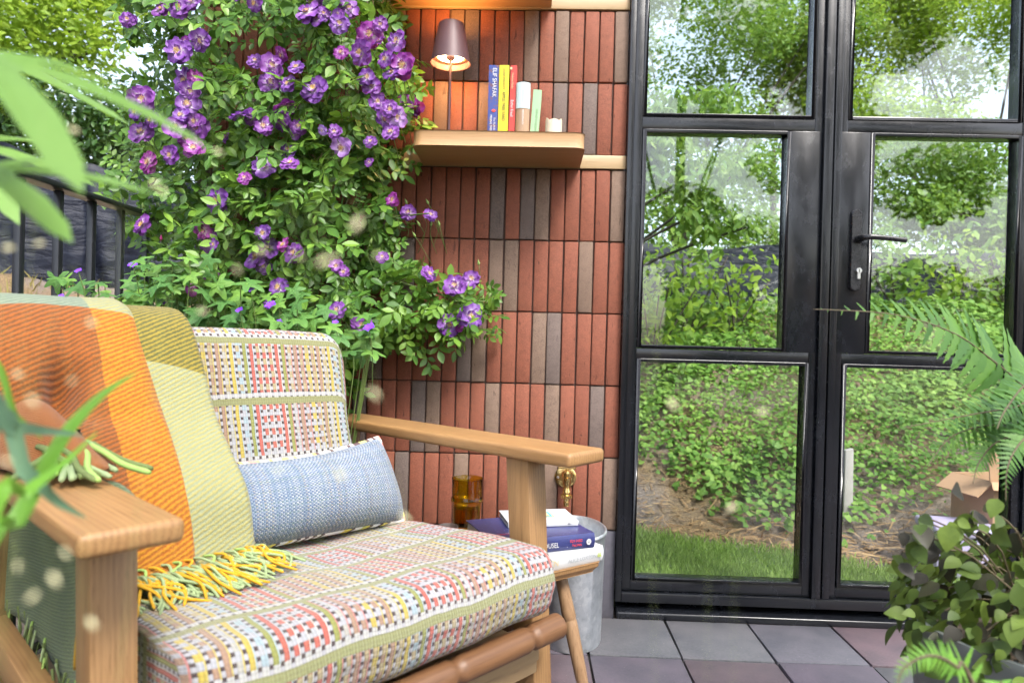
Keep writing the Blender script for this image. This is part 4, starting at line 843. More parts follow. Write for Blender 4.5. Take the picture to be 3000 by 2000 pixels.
oB, topB, _ = sheetm('check_panel', pathB, lambda t: -.335, lambda t: -.108-.015*math.sin(t*5)-.012*t, M['throw_b'], wob=.004, off=.004, seed=1)
oA, topA, _ = sheetm('check_panel', pathA, lambda t: -.66 if t < .52 else -.66+.255*min(1, (t-.52)/.05), lambda t: -.222-.025*t-.014*math.sin(t*6), M['throw_a'], wob=.007, off=.012, seed=3, nu=60, nt=90, dents=((-.415, .505, .028, .035, .075), (-.46, .525, .075, .028, .045), (-.36, .49, .05, .018, .012), (-.40, .44, .016, .06, .012), (-.345, .55, .05, .022, .012), (-.53, .70, .09, .07, -.035), (-.40, .70, .05, .08, -.015), (-.56, .48, .12, .03, .012)))
# orange fold resting on the near arm, dark green end hanging inside the arm
def patch(name, fn, nu, nv, mat, th=.008):
    P = [[fn(i/(nu-1), j/(nv-1)) for j in range(nv)] for i in range(nu)]
    b = MB(); b.grid([[L(*p) for p in r] for r in P], [[(i/(nu-1)*.5, j/(nv-1)*.5) for j in range(nv)] for i in range(nu)])
    o = b.build(name, mat, thr, smooth=True); md = o.modifiers.new('thickness', 'SOLIDIFY'); md.thickness = th; md.offset = -1; return o
patch('arm_fold', lambda s, t: (-.395-.135*s+.012*math.sin(7*t), -.93+.55*t+.05*math.sin(5*s)*t, .626+(.135-.02*math.sin(6*t))*math.sin(math.pi*min(1, .06+s*.94))**.6*(1-.9*t**2.2)+.010*math.sin(9*t+4*s)*(1-t)), 24, 40, M['throw_d'])
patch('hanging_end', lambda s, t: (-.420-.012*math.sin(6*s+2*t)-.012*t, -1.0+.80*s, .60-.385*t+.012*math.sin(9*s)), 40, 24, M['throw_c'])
def strandmat(name, c): return plain(name, c, .95, var=.2, scale=400, bump=.6)
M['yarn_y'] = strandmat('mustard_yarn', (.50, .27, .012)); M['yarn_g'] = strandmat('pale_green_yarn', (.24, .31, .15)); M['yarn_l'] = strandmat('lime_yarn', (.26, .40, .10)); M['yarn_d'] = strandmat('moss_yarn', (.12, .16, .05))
def strand(pts, r, mat):
    b = MB(); C_ = spline(pts, 14); rr = [r*CS]*13+[r*CS*.7]; b.tube(C_, rr, 7); return b.build('tassel', mat, thr, smooth=True)
SR = .0028
for k in range(110):                                   # tassels lying on the seat
    t = k/109; u = -.40+.285*t+random.uniform(-.006, .006); v0 = -.335-.05*max(0, (t-.6)/.4)+random.uniform(-.012, .012); z = .404
    ln_ = random.uniform(.05, .105); ang = random.gauss(.15+.55*t, .28); cu_ = random.gauss(0, .020)
    pts = [L(u, v0-.03, z+.022), L(u+.2*cu_, v0+.005, z+.020+random.uniform(0, .012)), L(u+math.sin(ang)*ln_*.5+cu_, v0+math.cos(ang)*ln_*.5, z+.008+random.uniform(0, .010)), L(u+math.sin(ang)*ln_, v0+math.cos(ang)*ln_, z+.002)]
    strand(pts, SR, M['yarn_y'] if k % 7 in (0, 1, 3) else M['yarn_g'])
for k in range(14):                                   # second row further in, against the panels
    u = -.39+.27*k/13; pts = [L(u, -.40, .432), L(u+.01, -.375, .435), L(u+random.uniform(-.03, .03), -.35, .420), L(u+random.uniform(-.04, .05), -.31, .412)]
    strand(pts, SR, M[['yarn_y', 'yarn_g', 'yarn_l'][k % 3]])
for k in range(22):                                   # tuft on the near arm
    u = -.405-.085*random.random(); v = -.40+random.uniform(-.03, .03); a = random.uniform(-.9, .9); ln_ = random.uniform(.07, .12)
    pts = [L(u, v-.05, .665), L(u+.01, v-.01, .655+.01*random.random()), L(u+.05*math.sin(a), v+.4*ln_, .640), L(u+.09*math.sin(a), v+ln_, .632)]
    strand(pts, SR*1.9, M[['yarn_d', 'yarn_g', 'yarn_l', 'yarn_d'][k % 4]])
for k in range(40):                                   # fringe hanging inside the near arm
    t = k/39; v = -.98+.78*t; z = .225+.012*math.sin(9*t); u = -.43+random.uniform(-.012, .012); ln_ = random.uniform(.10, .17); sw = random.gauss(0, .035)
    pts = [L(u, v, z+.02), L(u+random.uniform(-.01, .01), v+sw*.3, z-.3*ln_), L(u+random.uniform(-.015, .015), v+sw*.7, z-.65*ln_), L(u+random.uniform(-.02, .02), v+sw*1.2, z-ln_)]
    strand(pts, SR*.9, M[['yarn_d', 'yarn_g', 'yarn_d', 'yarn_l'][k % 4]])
for k, (u, v, z, m_, ln_) in enumerate([(-.445, -.30, .50, 'yarn_y', .20), (-.45, -.285, .49, 'yarn_y', .17), (-.44, -.25, .44, 'yarn_g', .16), (-.45, -.265, .42, 'yarn_l', .19), (-.44, -.24, .40, 'yarn_l', .21), (-.445, -.225, .42, 'yarn_g', .2), (-.44, -.21, .47, 'yarn_y', .12), (-.45, -.235, .50, 'yarn_l', .14), (-.44, -.2, .5, 'yarn_l', .13)]):
    strand([L(u, v, z+.03), L(u-.012, v+.01, z-.25*ln_), L(u-.016, v+random.uniform(-.02, .02), z-.6*ln_), L(u-.012, v+random.uniform(-.035, .03), z-ln_)], SR*1.1, M[m_])
# ---------------------------------------------------------------- leaf shapes (x = leaf axis, z = face)
def leaf_tpl(w=.28, fold=.10, curl=.12, n=5, power=1.0, peak=.45):
    V = [(0, 0, 0)]; rows = []
    for i in range(1, n):
        t = i/n; ww = w*(math.sin(math.pi*t**(math.log(.5)/math.log(peak))))**power; z = -curl*t*t
        b = len(V); V += [(t, 0, z-fold*ww), (t, ww, z+fold*ww*.6), (t, -ww, z+fold*ww*.6)]; rows.append(b)
    V.append((1, 0, -curl)); tip = len(V)-1; F = []
    F += [(0, rows[0], rows[0]+1), (0, rows[0]+2, rows[0])]
    for a, b in zip(rows, rows[1:]): F += [(a, b, b+1, a+1), (a, a+2, b+2, b)]
    F += [(rows[-1], tip, rows[-1]+1), (rows[-1]+2, tip, rows[-1])]
    return V, F
LEAF4 = ([(0, 0, 0), (.5, .27, .05), (1, 0, -.08), (.5, -.27, .05)], [(0, 2, 1), (0, 3, 2)])
LEAF6 = ([(0, 0, 0), (.35, .25, .05), (.75, .2, .02), (1, 0, -.1), (.75, -.2, .02), (.35, -.25, .05)], [(0, 3, 2, 1), (0, 5, 4, 3)])
def fan_leaf(rfun, n=26, cup=.12, wav=.0, stalk=0.0):
    """leaf from a polar outline; centre at the leaf base point"""
    V = [(0, 0, 0)]; F = []
    for i in range(n):
        a = -math.pi+2*math.pi*i/n; r = rfun(a); V.append((r*math.cos(a), r*math.sin(a), -cup*r*r + wav*math.sin(5*a)*r))
    mid = []
    for i in range(n): x, y, z = V[1+i]; mid.append((x*.5, y*.5, -cup*.25*(x*x+y*y) + .02))
    b = len(V); V += mid
    for i in range(n): j = (i+1) % n; F += [(0, b+i, b+j), (b+i, 1+i, 1+j, b+j)]
    return V, F
def heart(a):                    # heart shaped
    return .62*(1+.25*math.cos(a))*(1-.62*math.exp(-((abs(a)-math.pi)/.28)**2))*(1+.22*math.exp(-(a/.25)**2))
def lobed(a, n=5, spread=2.3, sharp=.5, base=.42):
    if abs(a) > spread+.35: return .14
    q = (a+spread)/(2*spread)*(n-1); f = abs(q-round(q)); l = 1-.18*abs(round(q)-(n-1)/2)/((n-1)/2)
    serr = 1+.06*math.sin(a*46); return l*(base+(1-base)*math.exp(-(f/sharp*2.1)**2))*serr
def join_tpl(items):
    V = []; F = []
    for (tv, tf, Mx) in items:
        b = len(V); tv = np.asarray(tv, float); W = tv@Mx[:3, :3].T+Mx[:3, 3]; V += [tuple(p) for p in W]; F += [tuple(i+b for i in f) for f in tf]
    return V, F
def mx(pos, d, n, s):
    d = norm(d); n = np.asarray(n, float); n = norm(n-d*(n@d)); y = np.cross(n, d); m_ = np.eye(4); m_[:3, 0] = d*s; m_[:3, 1] = y*s; m_[:3, 2] = n*s; m_[:3, 3] = pos; return m_
def stalk(p0, p1, r=.012):
    p0, p1 = np.asarray(p0, float), np.asarray(p1, float); a = np.array([0, r, 0]); c = np.array([0, 0, r]); return [p0+a, p0-a, p0+c, p1+a*.6, p1-a*.6, p1+c*.6], [(0, 3, 5, 2), (2, 5, 4, 1), (1, 4, 3, 0)]
def rose_leaf(seed, pairs=2):
    r_ = random.Random(seed); it = []; ll = leaf_tpl(.265, .14, .18, 5, .95, .5); I = np.eye(4)
    sv, sf = stalk((0, 0, 0), (.62, 0, -.04)); it.append((sv, sf, I))
    for k in range(pairs):
        x = .24+.26*k
        for s in (-1, 1): it.append((*ll, mx((x, 0, -.02), (math.cos(1.1), s*math.sin(1.1), r_.uniform(-.25, .1)), (r_.uniform(-.25, .25), s*r_.uniform(-.3, .2), 1), r_.uniform(.33, .42)*(1-.08*(pairs-1-k)))))
    it.append((*ll, mx((.60, 0, -.04), (1, r_.uniform(-.15, .15), -.18), (r_.uniform(-.1, .2), r_.uniform(-.25, .25), 1), r_.uniform(.42, .50)))); return join_tpl(it)
M['rose_leaf'] = leafmat('rose_leaf_green', (.030, .090, .016), (.095, .212, .030), (.225, .385, .05), .4, .25, (.22, .40, .03), .36)
M['gera_leaf'] = leafmat('geranium_leaf_green', (.055, .155, .045), (.105, .245, .055), (.21, .38, .06), .5, .28, (.28, .46, .05))
M['stem'] = plain('green_stem', (.11, .17, .04), .55, var=.3); M['cane'] = plain('brown_cane', (.10, .075, .04), .7, var=.4)
# ---------------------------------------------------------------- climbing rose
OUT = [(250, -140), (960, -140), (900, -20), (905, 40), (945, 120), (968, 235), (945, 300), (925, 400), (915, 455), (925, 520), (895, 590), (955, 600), (1060, 640), (1150, 635), (1160, 730), (1100, 770), (1030, 800), (945, 805), (880, 790), (800, 830), (800, 900), (330, 900), (335, 700), (330, 600), (300, 520), (270, 450), (250, 400), (305, 330), (285, 260), (330, 190), (375, 170), (350, 100), (285, 60)]
HOLES = [((590, 100), 60, 60), ((530, 105), 45, 60), ((660, 130), 30, 45), ((300, 130), 55, 70), ((930, 440), 40, 60), ((1000, 560), 60, 40), ((330, 440), 30, 25), ((300, 560), 35, 60)]
def inside(x, y):
    c = False; n = len(OUT); j = n-1
    for i in range(n):
        (xi, yi), (xj, yj) = OUT[i], OUT[j]
        if (yi > y) != (yj > y) and x < (xj-xi)*(y-yi)/(yj-yi)+xi: c = not c
        j = i
    return c
def edge_dist(x, y):
    best = 1e9
    for (x0, y0), (x1, y1) in zip(OUT, OUT[1:]+OUT[:1]):
        dx, dy = x1-x0, y1-y0; t = max(0, min(1, ((x-x0)*dx+(y-y0)*dy)/(dx*dx+dy*dy+1e-9))); best = min(best, math.hypot(x-x0-t*dx, y-y0-t*dy))
    return best
rose = empty('climbing_rose', (-.95, -.10, 0), 'climbing rose with purple semi-double blooms covering the left of the wall', 'rose')
RL = [rose_leaf(k, 2 if k % 3 else 3) for k in range(7)]
RLM = [mesh_from('leaf', v, f, M['rose_leaf']) for v, f in RL]
lp = []
while len(lp) < 2500:
    x, y = random.uniform(240, 1170), random.uniform(-140, 900)
    if not inside(x, y): continue
    hole = any(((x-c[0])/a)**2+((y-c[1])/b)**2 < 1 for c, a, b in HOLES)
    if hole and random.random() < .88: continue
    if y > 780 and x < 780 and random.random() < .6: continue
    ed = edge_dist(x, y); dm = min(.36, .05+.0022*ed); 
    if x > 930: dm = min(dm, .13)
    Y = -.03 - dm*random.random()**.75
    if x < 420: Y += .10*random.random()
    p = at_y(x, y, Y); lp.append((Y, p))
lp.sort(key=lambda q: q[0])
for i, (Y, p) in enumerate(lp[:300]):
    s = random.uniform(.066, .116); n_ = np.array([random.gauss(0, .45), -.75+random.gauss(0, .35), .65+random.gauss(0, .3)]); d_ = np.array([random.gauss(0, .8), -.35+random.gauss(0, .4), random.gauss(-.25, .55)])
    m_ = mx(p, d_, n_, s); o = bpy.data.objects.new('leaf', RLM[i % 7]); COL.objects.link(o); o.matrix_world = Matrix(m_.tolist()); mw = o.matrix_world.copy(); o.parent = rose; o.matrix_parent_inverse = Matrix.Translation(-Vector(rose.location)); o.matrix_basis = mw
rest = np.array([p for _, p in lp[300:]]); N = len(rest)
for k in range(7):
    sel = np.arange(k, N, 7); n_ = rng.normal(0, 1, (len(sel), 3))*np.array([.5, .35, .35])+np.array([0, -.75, .6]); d_ = rng.normal(0, 1, (len(sel), 3))*np.array([.8, .4, .55])+np.array([0, -.3, -.2])
    me = scatter('foliage', *RL[k], rest[sel], d_, n_, rng.uniform(.052, .105, len(sel)), M['rose_leaf'], ret_mesh=True)
    if k == 0: parts = [me]
    else: parts.append(me)
def merge_meshes(name, mes, mats, parent):
    bm = bmesh.new()
    for m_ in mes: bm.from_mesh(m_)
    me = bpy.data.meshes.new(name); bm.to_mesh(me); bm.free()
    for m_ in mats: me.materials.append(m_)
    for m_ in mes: bpy.data.meshes.remove(m_)
    return link(name, me, parent)
fo = merge_meshes('foliage', parts, [M['rose_leaf']], rose); fo['kind'] = 'stuff'
# canes
for k, (xs0, tgt) in enumerate([(-1.12, [(500, 520), (470, 300), (430, 100), (400, -120)]), (-1.05, [(560, 600), (600, 400), (560, 200), (480, 20)]), (-.98, [(640, 640), (700, 450), (720, 250), (690, 30), (680, -130)]), (-.92, [(720, 660), (790, 480), (840, 300), (860, 120), (830, -60)]), (-.90, [(745, 690), (850, 640), (960, 660), (1060, 690), (1130, 690)]), (-.95, [(700, 600), (830, 520), (900, 500), (985, 490)]), (-1.15, [(440, 640), (390, 520), (345, 430), (320, 330)]), (-1.0, [(560, 640), (480, 590), (390, 560), (330, 520)]), (-.93, [(735, 560), (745, 460), (770, 380), (785, 330)])]):
    pts = [np.array([xs0, -.06, 0]), np.array([xs0, -.08, .35])]+[at_y(x, y, -.07-.05*(j % 2)-.02*j*(k % 2)) for j, (x, y) in enumerate(tgt)]
    b = MB(); n = 40; b.tube(spline(pts, n), [.0065*(1-.72*i/n) for i in range(n)], 7); b.build('cane', M['cane'] if k < 4 else M['stem'], rose, smooth=True)
# blooms
def petal(w=.46, n=5, m_=7, cup=.16, notch=.10):
    V = []; F = []; A = []
    for i in range(n):
        t = i/(n-1); ww = w*(.12+.88*math.sin(math.pi/2*min(1, t*1.15))**.8)*(1-.35*max(0, t-.75)/.25)
        for j in range(m_):
            s = 2*j/(m_-1)-1; x = t*(1-.08*s*s*t)-notch*t**6*(1-abs(s)); V.append((x, ww*s, cup*t*t*(.4-1.0*t)+.10*s*s*t+.05*math.sin(3*s+5*t)*t)); A.append(t)
    for i in range(n-1):
        for j in range(m_-1): a = i*m_+j; F.append((a, a+1, a+m_+1, a+m_))
    return V, F, A
def bloom_mesh(seed, col_shift=0):
    r_ = random.Random(seed); pv, pf, pa = petal(); V = []; F = []; A = []
    for ring, (cnt, tiltz, sc) in enumerate(((9, -.06, 1.0), (6, .14, .78), (4, .55, .42))):
        for k in range(cnt):
            a = 2*math.pi*(k+.5*ring)/cnt+r_.uniform(-.15, .15); tz = tiltz+r_.uniform(-.22, .25); d = (math.cos(a)*math.cos(tz), math.sin(a)*math.cos(tz), math.sin(tz)); nn = (-math.cos(a)*math.sin(tz), -math.sin(a)*math.sin(tz), math.cos(tz))
            nn = (nn[0]+r_.uniform(-.25, .25), nn[1]+r_.uniform(-.25, .25), nn[2]); m_ = mx((0, 0, .03*ring), d, nn, sc*r_.uniform(.85, 1.08)); b = len(V); W = np.asarray(pv)@m_[:3, :3].T+m_[:3, 3]; V += [tuple(p) for p in W]; F += [tuple(i+b for i in f) for f in pf]; A += pa
    return V, F, A
def petalmat(name, edge, midc, base):
    m = NT(name); a = m.n('ShaderNodeAttribute', attribute_name='rr').outputs['Fac']; n_ = m.noise(m.coord(), 6, 3)
    f = m.math('ADD', a, m.math('MULTIPLY', m.math('SUBTRACT', n_, .5), .35)); c = m.ramp(f, [(.26, base), (.48, midc), (.74, edge), (1, [x*.8 for x in edge])]).outputs[0]
    hs = m.n('ShaderNodeHueSaturation'); m.put(hs.inputs['Color'], c); m.put(hs.inputs['Hue'], m.math('ADD', .48, m.math('MULTIPLY', m.rand(), .035))); m.put(hs.inputs['Value'], m.math('ADD', .8, m.math('MULTIPLY', m.island(), .4))); c = hs.outputs[0]
    b = m.bsdf(c, .55); t = m.n('ShaderNodeBsdfTranslucent'); m.put(t.inputs[0], c); x_ = m.n('ShaderNodeMixShader'); x_.inputs[0].default_value = .3; m.t.links.new(b, x_.inputs[1]); m.t.links.new(t.outputs[0], x_.inputs[2]); return m.done(x_.outputs[0])
M['petal'] = petalmat('purple_petal', (.215, .055, .345), (.33, .15, .45), (.74, .68, .72)); M['petal_m'] = petalmat('magenta_petal', (.29, .035, .30), (.40, .12, .42), (.78, .70, .72)); M['petal_l'] = petalmat('lilac_petal', (.42, .22, .62), (.56, .38, .72), (.88, .82, .85))
M['stamen'] = plain('yellow_stamen', (.70, .46, .07), .7, var=.4, scale=300); M['bud'] = plain('rose_bud', (.20, .30, .08), .6, var=.3); M['budtip'] = plain('pink_bud_tip', (.60, .06, .28), .5)
BMs = []
for k in range(5):
    v, f, a = bloom_mesh(20+k); per = []
    for mt in ('petal', 'petal_m', 'petal_l'):
        me = mesh_from('bloom', v, f, M[mt], smooth=True); at_ = me.attributes.new('rr', 'FLOAT', 'POINT'); at_.data.foreach_set('value', np.asarray(a, np.float32)); per.append(me)
    BMs.append(per)
sv = MB()
for k in range(26):
    a = k*2.4; r = .02+.26*math.sqrt(k/26); sv.tube([(0, 0, .02), (r*.7*math.cos(a), r*.7*math.sin(a), .12), (r*math.cos(a), r*math.sin(a), .20)], [.012, .010, .026], 4)
so = sv.build('stamens', M['stamen'], None); SME = so.data; bpy.data.objects.remove(so)
random.seed(31); BL = [(random.uniform(420, 900), random.uniform(20, 700), random.uniform(22, 40), random.choice([0, 0, 1])) for _ in range(14)] + [(x_+random.gauss(0, 30), y_+random.gauss(0, 26), random.uniform(32, 46), random.choice([0, 0, 0, 1])) for x_, y_ in [(420, 150), (440, 300), (330, 265), (640, 165), (700, 190), (720, 20), (790, 40), (850, 100), (920, 130), (870, 220), (915, 260), (600, 570), (650, 270), (390, 20), (610, 400), (480, 560), (840, 160), (750, 60), (900, 60), (560, 20), (680, 320), (940, 200), (415, 220), (350, 350)]] + [(410, 118, 62), (425, 185, 62), (430, 240, 56), (325, 228, 60), (325, 303, 58), (450, 290, 62), (400, 292, 48), (445, 340, 50, 1), (340, 372, 52, 1), (550, 265, 48), (585, 140, 36), (625, 150, 50), (680, 155, 40), (622, 190, 52), (660, 192, 40), (720, 205, 62), (655, 248, 48, 1), (605, 290, 44), (655, 285, 44), (685, 290, 40), (660, 345, 44), (605, 382, 54), (785, 340, 50, 2), (740, 300, 24, 2), (498, 460, 62), (327, 515, 50), (478, 550, 56), (605, 535, 40), (588, 590, 58), (617, 570, 50), (605, 612, 38), (675, 580, 50), (640, 660, 50), (485, 633, 56, 1), (775, 712, 44), (832, 747, 50), (705, 28, 60), (715, 2, 55), (780, 55, 46), (850, 78, 60, 1), (828, 122, 56), (910, 95, 48), (925, 150, 60, 1), (900, 168, 42), (855, 198, 46), (868, 235, 44), (912, 270, 46, 2), (955, 248, 48, 1), (930, 238, 40), (898, 303, 42), (850, 325, 30), (848, 372, 22), (902, 458, 34, 1), (938, 487, 38), (988, 492, 32), (985, 628, 40), (1045, 655, 52), (1082, 640, 42), (1080, 725, 60), (1030, 748, 52), (1055, 742, 40, 1), (440, 2, 44), (585, 8, 40), (370, 22, 42), (410, 18, 52), (292, 45, 34), (800, 18, 44), (415, 265, 40), (430, 320, 40, 1), (310, 255, 40), (895, 250, 40), (880, 275, 40)]
for i, q in enumerate(BL):
    x, y, s = q[:3]; c = q[3] if len(q) > 3 else 0; Y = -.36-.07*random.random() if x < 930 else -.13-.04*random.random()
    p = at_y(x, y, Y); size = s*.5*KP/FPX*float((p-CAM)@CF)*1.14; n_ = norm(np.array([random.gauss(0, .4), -1, .25+random.gauss(0, .35)])); d_ = np.array([random.gauss(0, 1), random.gauss(0, .3), random.gauss(0, 1)])
    m_ = mx(p, d_, n_, size); o = bpy.data.objects.new('bloom', BMs[i % 5][c]); COL.objects.link(o); mw = Matrix(m_.tolist()); o.parent = rose; o.matrix_parent_inverse = Matrix.Translation(-Vector(rose.location)); o.matrix_basis = mw
    s2 = bpy.data.objects.new('stamens', SME); COL.objects.link(s2); s2.parent = o
    b = MB(); tail = p+np.array([random.gauss(0, .02), .12+.03*random.random(), -.05+random.gauss(0, .02)]); b.tube(spline([p-n_*.002, (p+tail)/2+np.array([0, 0, .006]), tail], 6), .0012, 5, cap=False); b.build('flower_stalk', M['stem'], rose, smooth=True)
# bud sprays
for (x, y) in [(965, 520), (985, 470), (1000, 505), (935, 515), (955, 545), (975, 500), (720, 305), (745, 320), (800, 300), (770, 295), (635, 250), (690, 110), (360, 200), (420, 500), (330, 480), (960, 640), (1110, 690), (1100, 610), (850, 560), (560, 330), (590, 330), (735, 280), (760, 320), (805, 325), (370, 555), (500, 600), (935, 470), (1010, 520), (990, 520)]:
    Y = -.10-.2*random.random() if x < 930 else -.11; p = at_y(x, y, Y); u = norm(np.array([random.gauss(0, .5), -.3, 1.0])); b = MB(); r = .0042
    b.lathe([(.0006, 0), (r*.8, .004), (r, .008), (r*.55, .014), (.0003, .020)], p, 10, ax=(norm(np.cross(u, (0, 1, .1))), norm(np.cross(np.cross(u, (0, 1, .1)), u)), u)); q_ = p-u*.02+np.array([random.gauss(0, .02), .03, -.06]); b.build('flower_bud', M['bud'] if random.random() < .75 else M['budtip'], rose, smooth=True); b = MB(); b.tube(spline([p, p-u*.03, q_], 6), .0009, 5); b.build('flower_stalk', M['stem'], rose, smooth=True)
# ---------------------------------------------------------------- geraniums behind the chair
GLF = [fan_leaf(lambda a, k=k: lobed(a, 5, 2.25, .52+.04*k, .45), 60, .18, .03) for k in range(3)]; GLM = [mesh_from('leaf', v, f, M['gera_leaf']) for v, f in GLF]
gfl = MB()
for k in range(5):
    a = 2*math.pi*k/5; pv, pf, pa = petal(.42, 4, 3, .1, .03); m_ = mx((0, 0, 0), (math.cos(a), math.sin(a), .15), (0, 0, 1), 1.0); gfl.add(np.asarray(pv)@m_[:3, :3].T, pf)
M['gflower'] = plain('violet_petal', (.16, .035, .55), .55, var=.25, bump=0); go_ = gfl.build('bloom', M['gflower'], None); GFM = go_.data; bpy.data.objects.remove(go_)
def geranium(label, base, region, nleaf, flowers, cat='geranium'):
    root = empty('geranium_plant', base, label, cat, 'geraniums behind the armchair'); B_ = np.array(base)
    for i in range(nleaf):
        x, y = random.uniform(region[0], region[2]), random.uniform(region[1], region[3]); p = at_y(x, y, base[1]+random.uniform(-.16, .10)); s = random.uniform(.030, .050)
        n_ = np.array([random.gauss(0, .35), -.55+random.gauss(0, .3), .85+random.gauss(0, .2)]); d_ = np.array([random.gauss(0, .8), -.5+random.gauss(0, .4), -.35])
        o = bpy.data.objects.new('leaf', GLM[i % 3]); COL.objects.link(o); o.parent = root; o.matrix_parent_inverse = Matrix.Translation(-Vector(root.location)); o.matrix_basis = Matrix(mx(p, d_, n_, s).tolist())
        if i % 2 == 0: b = MB(); b.tube(spline([p, p+np.array([0, .01, -.08]), B_*.6+p*.4+np.array([0, 0, -.05]), B_+np.array([random.gauss(0, .03), random.gauss(0, .03), 0])], 8), .0014, 5, cap=False); b.build('leaf_stalk', M['stem'], root, smooth=True)
    for (x, y, s) in flowers:
        p = at_y(x, y, base[1]-.12); size = s*.5*KP/FPX*float((p-CAM)@CF)*1.15; o = bpy.data.objects.new('bloom', GFM); COL.objects.link(o); o.parent = root; o.matrix_parent_inverse = Matrix.Translation(-Vector(root.location)); o.matrix_basis = Matrix(mx(p, (1, random.gauss(0, .4), 0), (random.gauss(0, .3), -.7, .8), size).tolist())
        b = MB(); b.tube(spline([p-np.array([0, 0, .002]), p+np.array([.005, .02, -.06]), p+np.array([.0, .05, -.16])], 6), .0011, 5); b.build('flower_stalk', M['stem'], root, smooth=True)
geranium('leafy violet geranium between the railing and the rose foot', (-1.25, -.35, 0), (300, 590, 520, 780), 75, [(305, 608, 20), (345, 690, 15), (375, 695, 15)])
geranium('broad-leaved violet geranium just above the armchair back', (-1.0, -.40, 0), (440, 645, 700, 800), 85, [(575, 665, 20), (622, 700, 24), (550, 712, 18), (640, 740, 18)])
geranium('violet geranium beside the top right corner of the armchair back', (-.80, -.36, 0), (680, 690, 860, 830), 55, [(848, 752, 26), (770, 740, 14)])
geranium('small violet geranium among the railing balusters', (-1.42, -.5, 0), (130, 640, 320, 760), 34, [(180, 622, 16), (140, 680, 14)])
# ---------------------------------------------------------------- zinc pot with heart-leaved plant
pcx, pcy, pr_, ph = .610, -1.06, .20, .43
M['pot'] = plain('weathered_zinc_pot', (.20, .22, .21), .55, .35, var=.35, scale=9)
pot = empty('planter_pot', (pcx, pcy, 0), 'weathered grey metal planter standing at the lower right', 'planter')
b = MB(); b.lathe([(0, .001), (pr_*.80, .001), (pr_*.985, ph-.02), (pr_*1.01, ph-.012), (pr_*1.01, ph), (pr_*.97, ph), (pr_*.93, ph-.05), (0, ph-.05)], (pcx, pcy, 0), 56); b.build('body', M['pot'], pot, smooth=True, auto=rad(40))
b = MB(); b.lathe([(0, ph-.035), (pr_*.935, ph-.04)], (pcx, pcy, 0), 40); b.build('soil', M['soil'], pot)
M['heart_leaf'] = leafmat('olive_heart_leaf', (.026, .042, .014), (.075, .125, .026), (.20, .29, .05), .5, .3, (.30, .40, .05)); M['heart_dark'] = leafmat('bronze_heart_leaf', (.018, .016, .012), (.038, .034, .022), (.065, .075, .032), .5, .15)
HL = leaf_tpl(.37, .10, .30, 7, .9, .36); HL = ([(x_*1.12, y_*1.12, z_*1.12) for x_, y_, z_ in HL[0]], HL[1]); HLM = [mesh_from('leaf', *HL, M[m_], smooth=True) for m_ in ('heart_leaf', 'heart_dark')]
hp_ = empty('heart_leaved_plant', (pcx, pcy, ph-.04), 'bushy plant with olive and bronze heart-shaped leaves in the grey planter', 'plant')
for i in range(290):
    if i < 255:
        th_ = random.uniform(0, 2*math.pi); ph_ = math.acos(random.uniform(-.15, 1)); rr_ = (.205+.02*math.sin(3*th_))*random.uniform(.72, 1.03); p = np.array([pcx+rr_*math.sin(ph_)*math.cos(th_), pcy+rr_*math.sin(ph_)*math.sin(th_), ph+.005+.155*rr_/.205*math.cos(ph_)]); n_ = norm(p-np.array([pcx, pcy, ph-.12]))
    else:
        x, y = random.choice([(2085, 1290), (2110, 1220), (2130, 1205), (2150, 1265), (2100, 1250), (2170, 1215), (2235, 1175), (2260, 1165), (2200, 1200), (2290, 1190)]); p = at_d(x+random.gauss(0, 22), y+random.gauss(0, 18), 1.02+random.gauss(0, .04)); n_ = np.array([-.3, -.6, .6])
    s = random.uniform(.016, .038) if i < 255 else random.uniform(.018, .035); n2 = norm(n_+np.array([random.gauss(0, .35), -.35+random.gauss(0, .3), random.gauss(0, .3)])); d_ = np.array([n_[0], n_[1], -.6])+rng.normal(0, .45, 3)
    o = bpy.data.objects.new('leaf', HLM[0 if random.random() < .55 else 1]); COL.objects.link(o); o.parent = hp_; o.matrix_parent_inverse = Matrix.Translation(-Vector(hp_.location)); o.matrix_basis = Matrix(mx(p, d_, n2, s).tolist())
    if i % 8 == 0: b = MB(); b.tube(spline([p, p*.55+np.array([pcx, pcy, ph])*.45+np.array([0, 0, .03]), (pcx+random.gauss(0, .04), pcy+random.gauss(0, .04), ph-.04)], 7), .0015, 5, cap=False); b.build('stalk', M['cane'], hp_, smooth=True)
nx_ = 700; th_ = rng.uniform(0, 2*math.pi, nx_); ct_ = rng.uniform(-.45, 1, nx_); st_ = np.sqrt(1-np.clip(ct_, -1, 1)**2); rr_ = rng.uniform(.14, .225, nx_)
pz = np.stack([pcx+rr_*st_*np.cos(th_), pcy+rr_*st_*np.sin(th_), ph+.75*rr_*ct_], -1); nz_ = norm(pz-np.array([pcx, pcy, ph-.12]))
scatter('small_foliage', *HL, pz, np.stack([nz_[:, 0], nz_[:, 1], np.full(nx_, -.5)], -1)+rng.normal(0, .45, (nx_, 3)), nz_+np.array([0, -.3, .1])+rng.normal(0, .35, (nx_, 3)), rng.uniform(.016, .036, nx_), M['heart_leaf'], hp_)['kind'] = 'stuff'
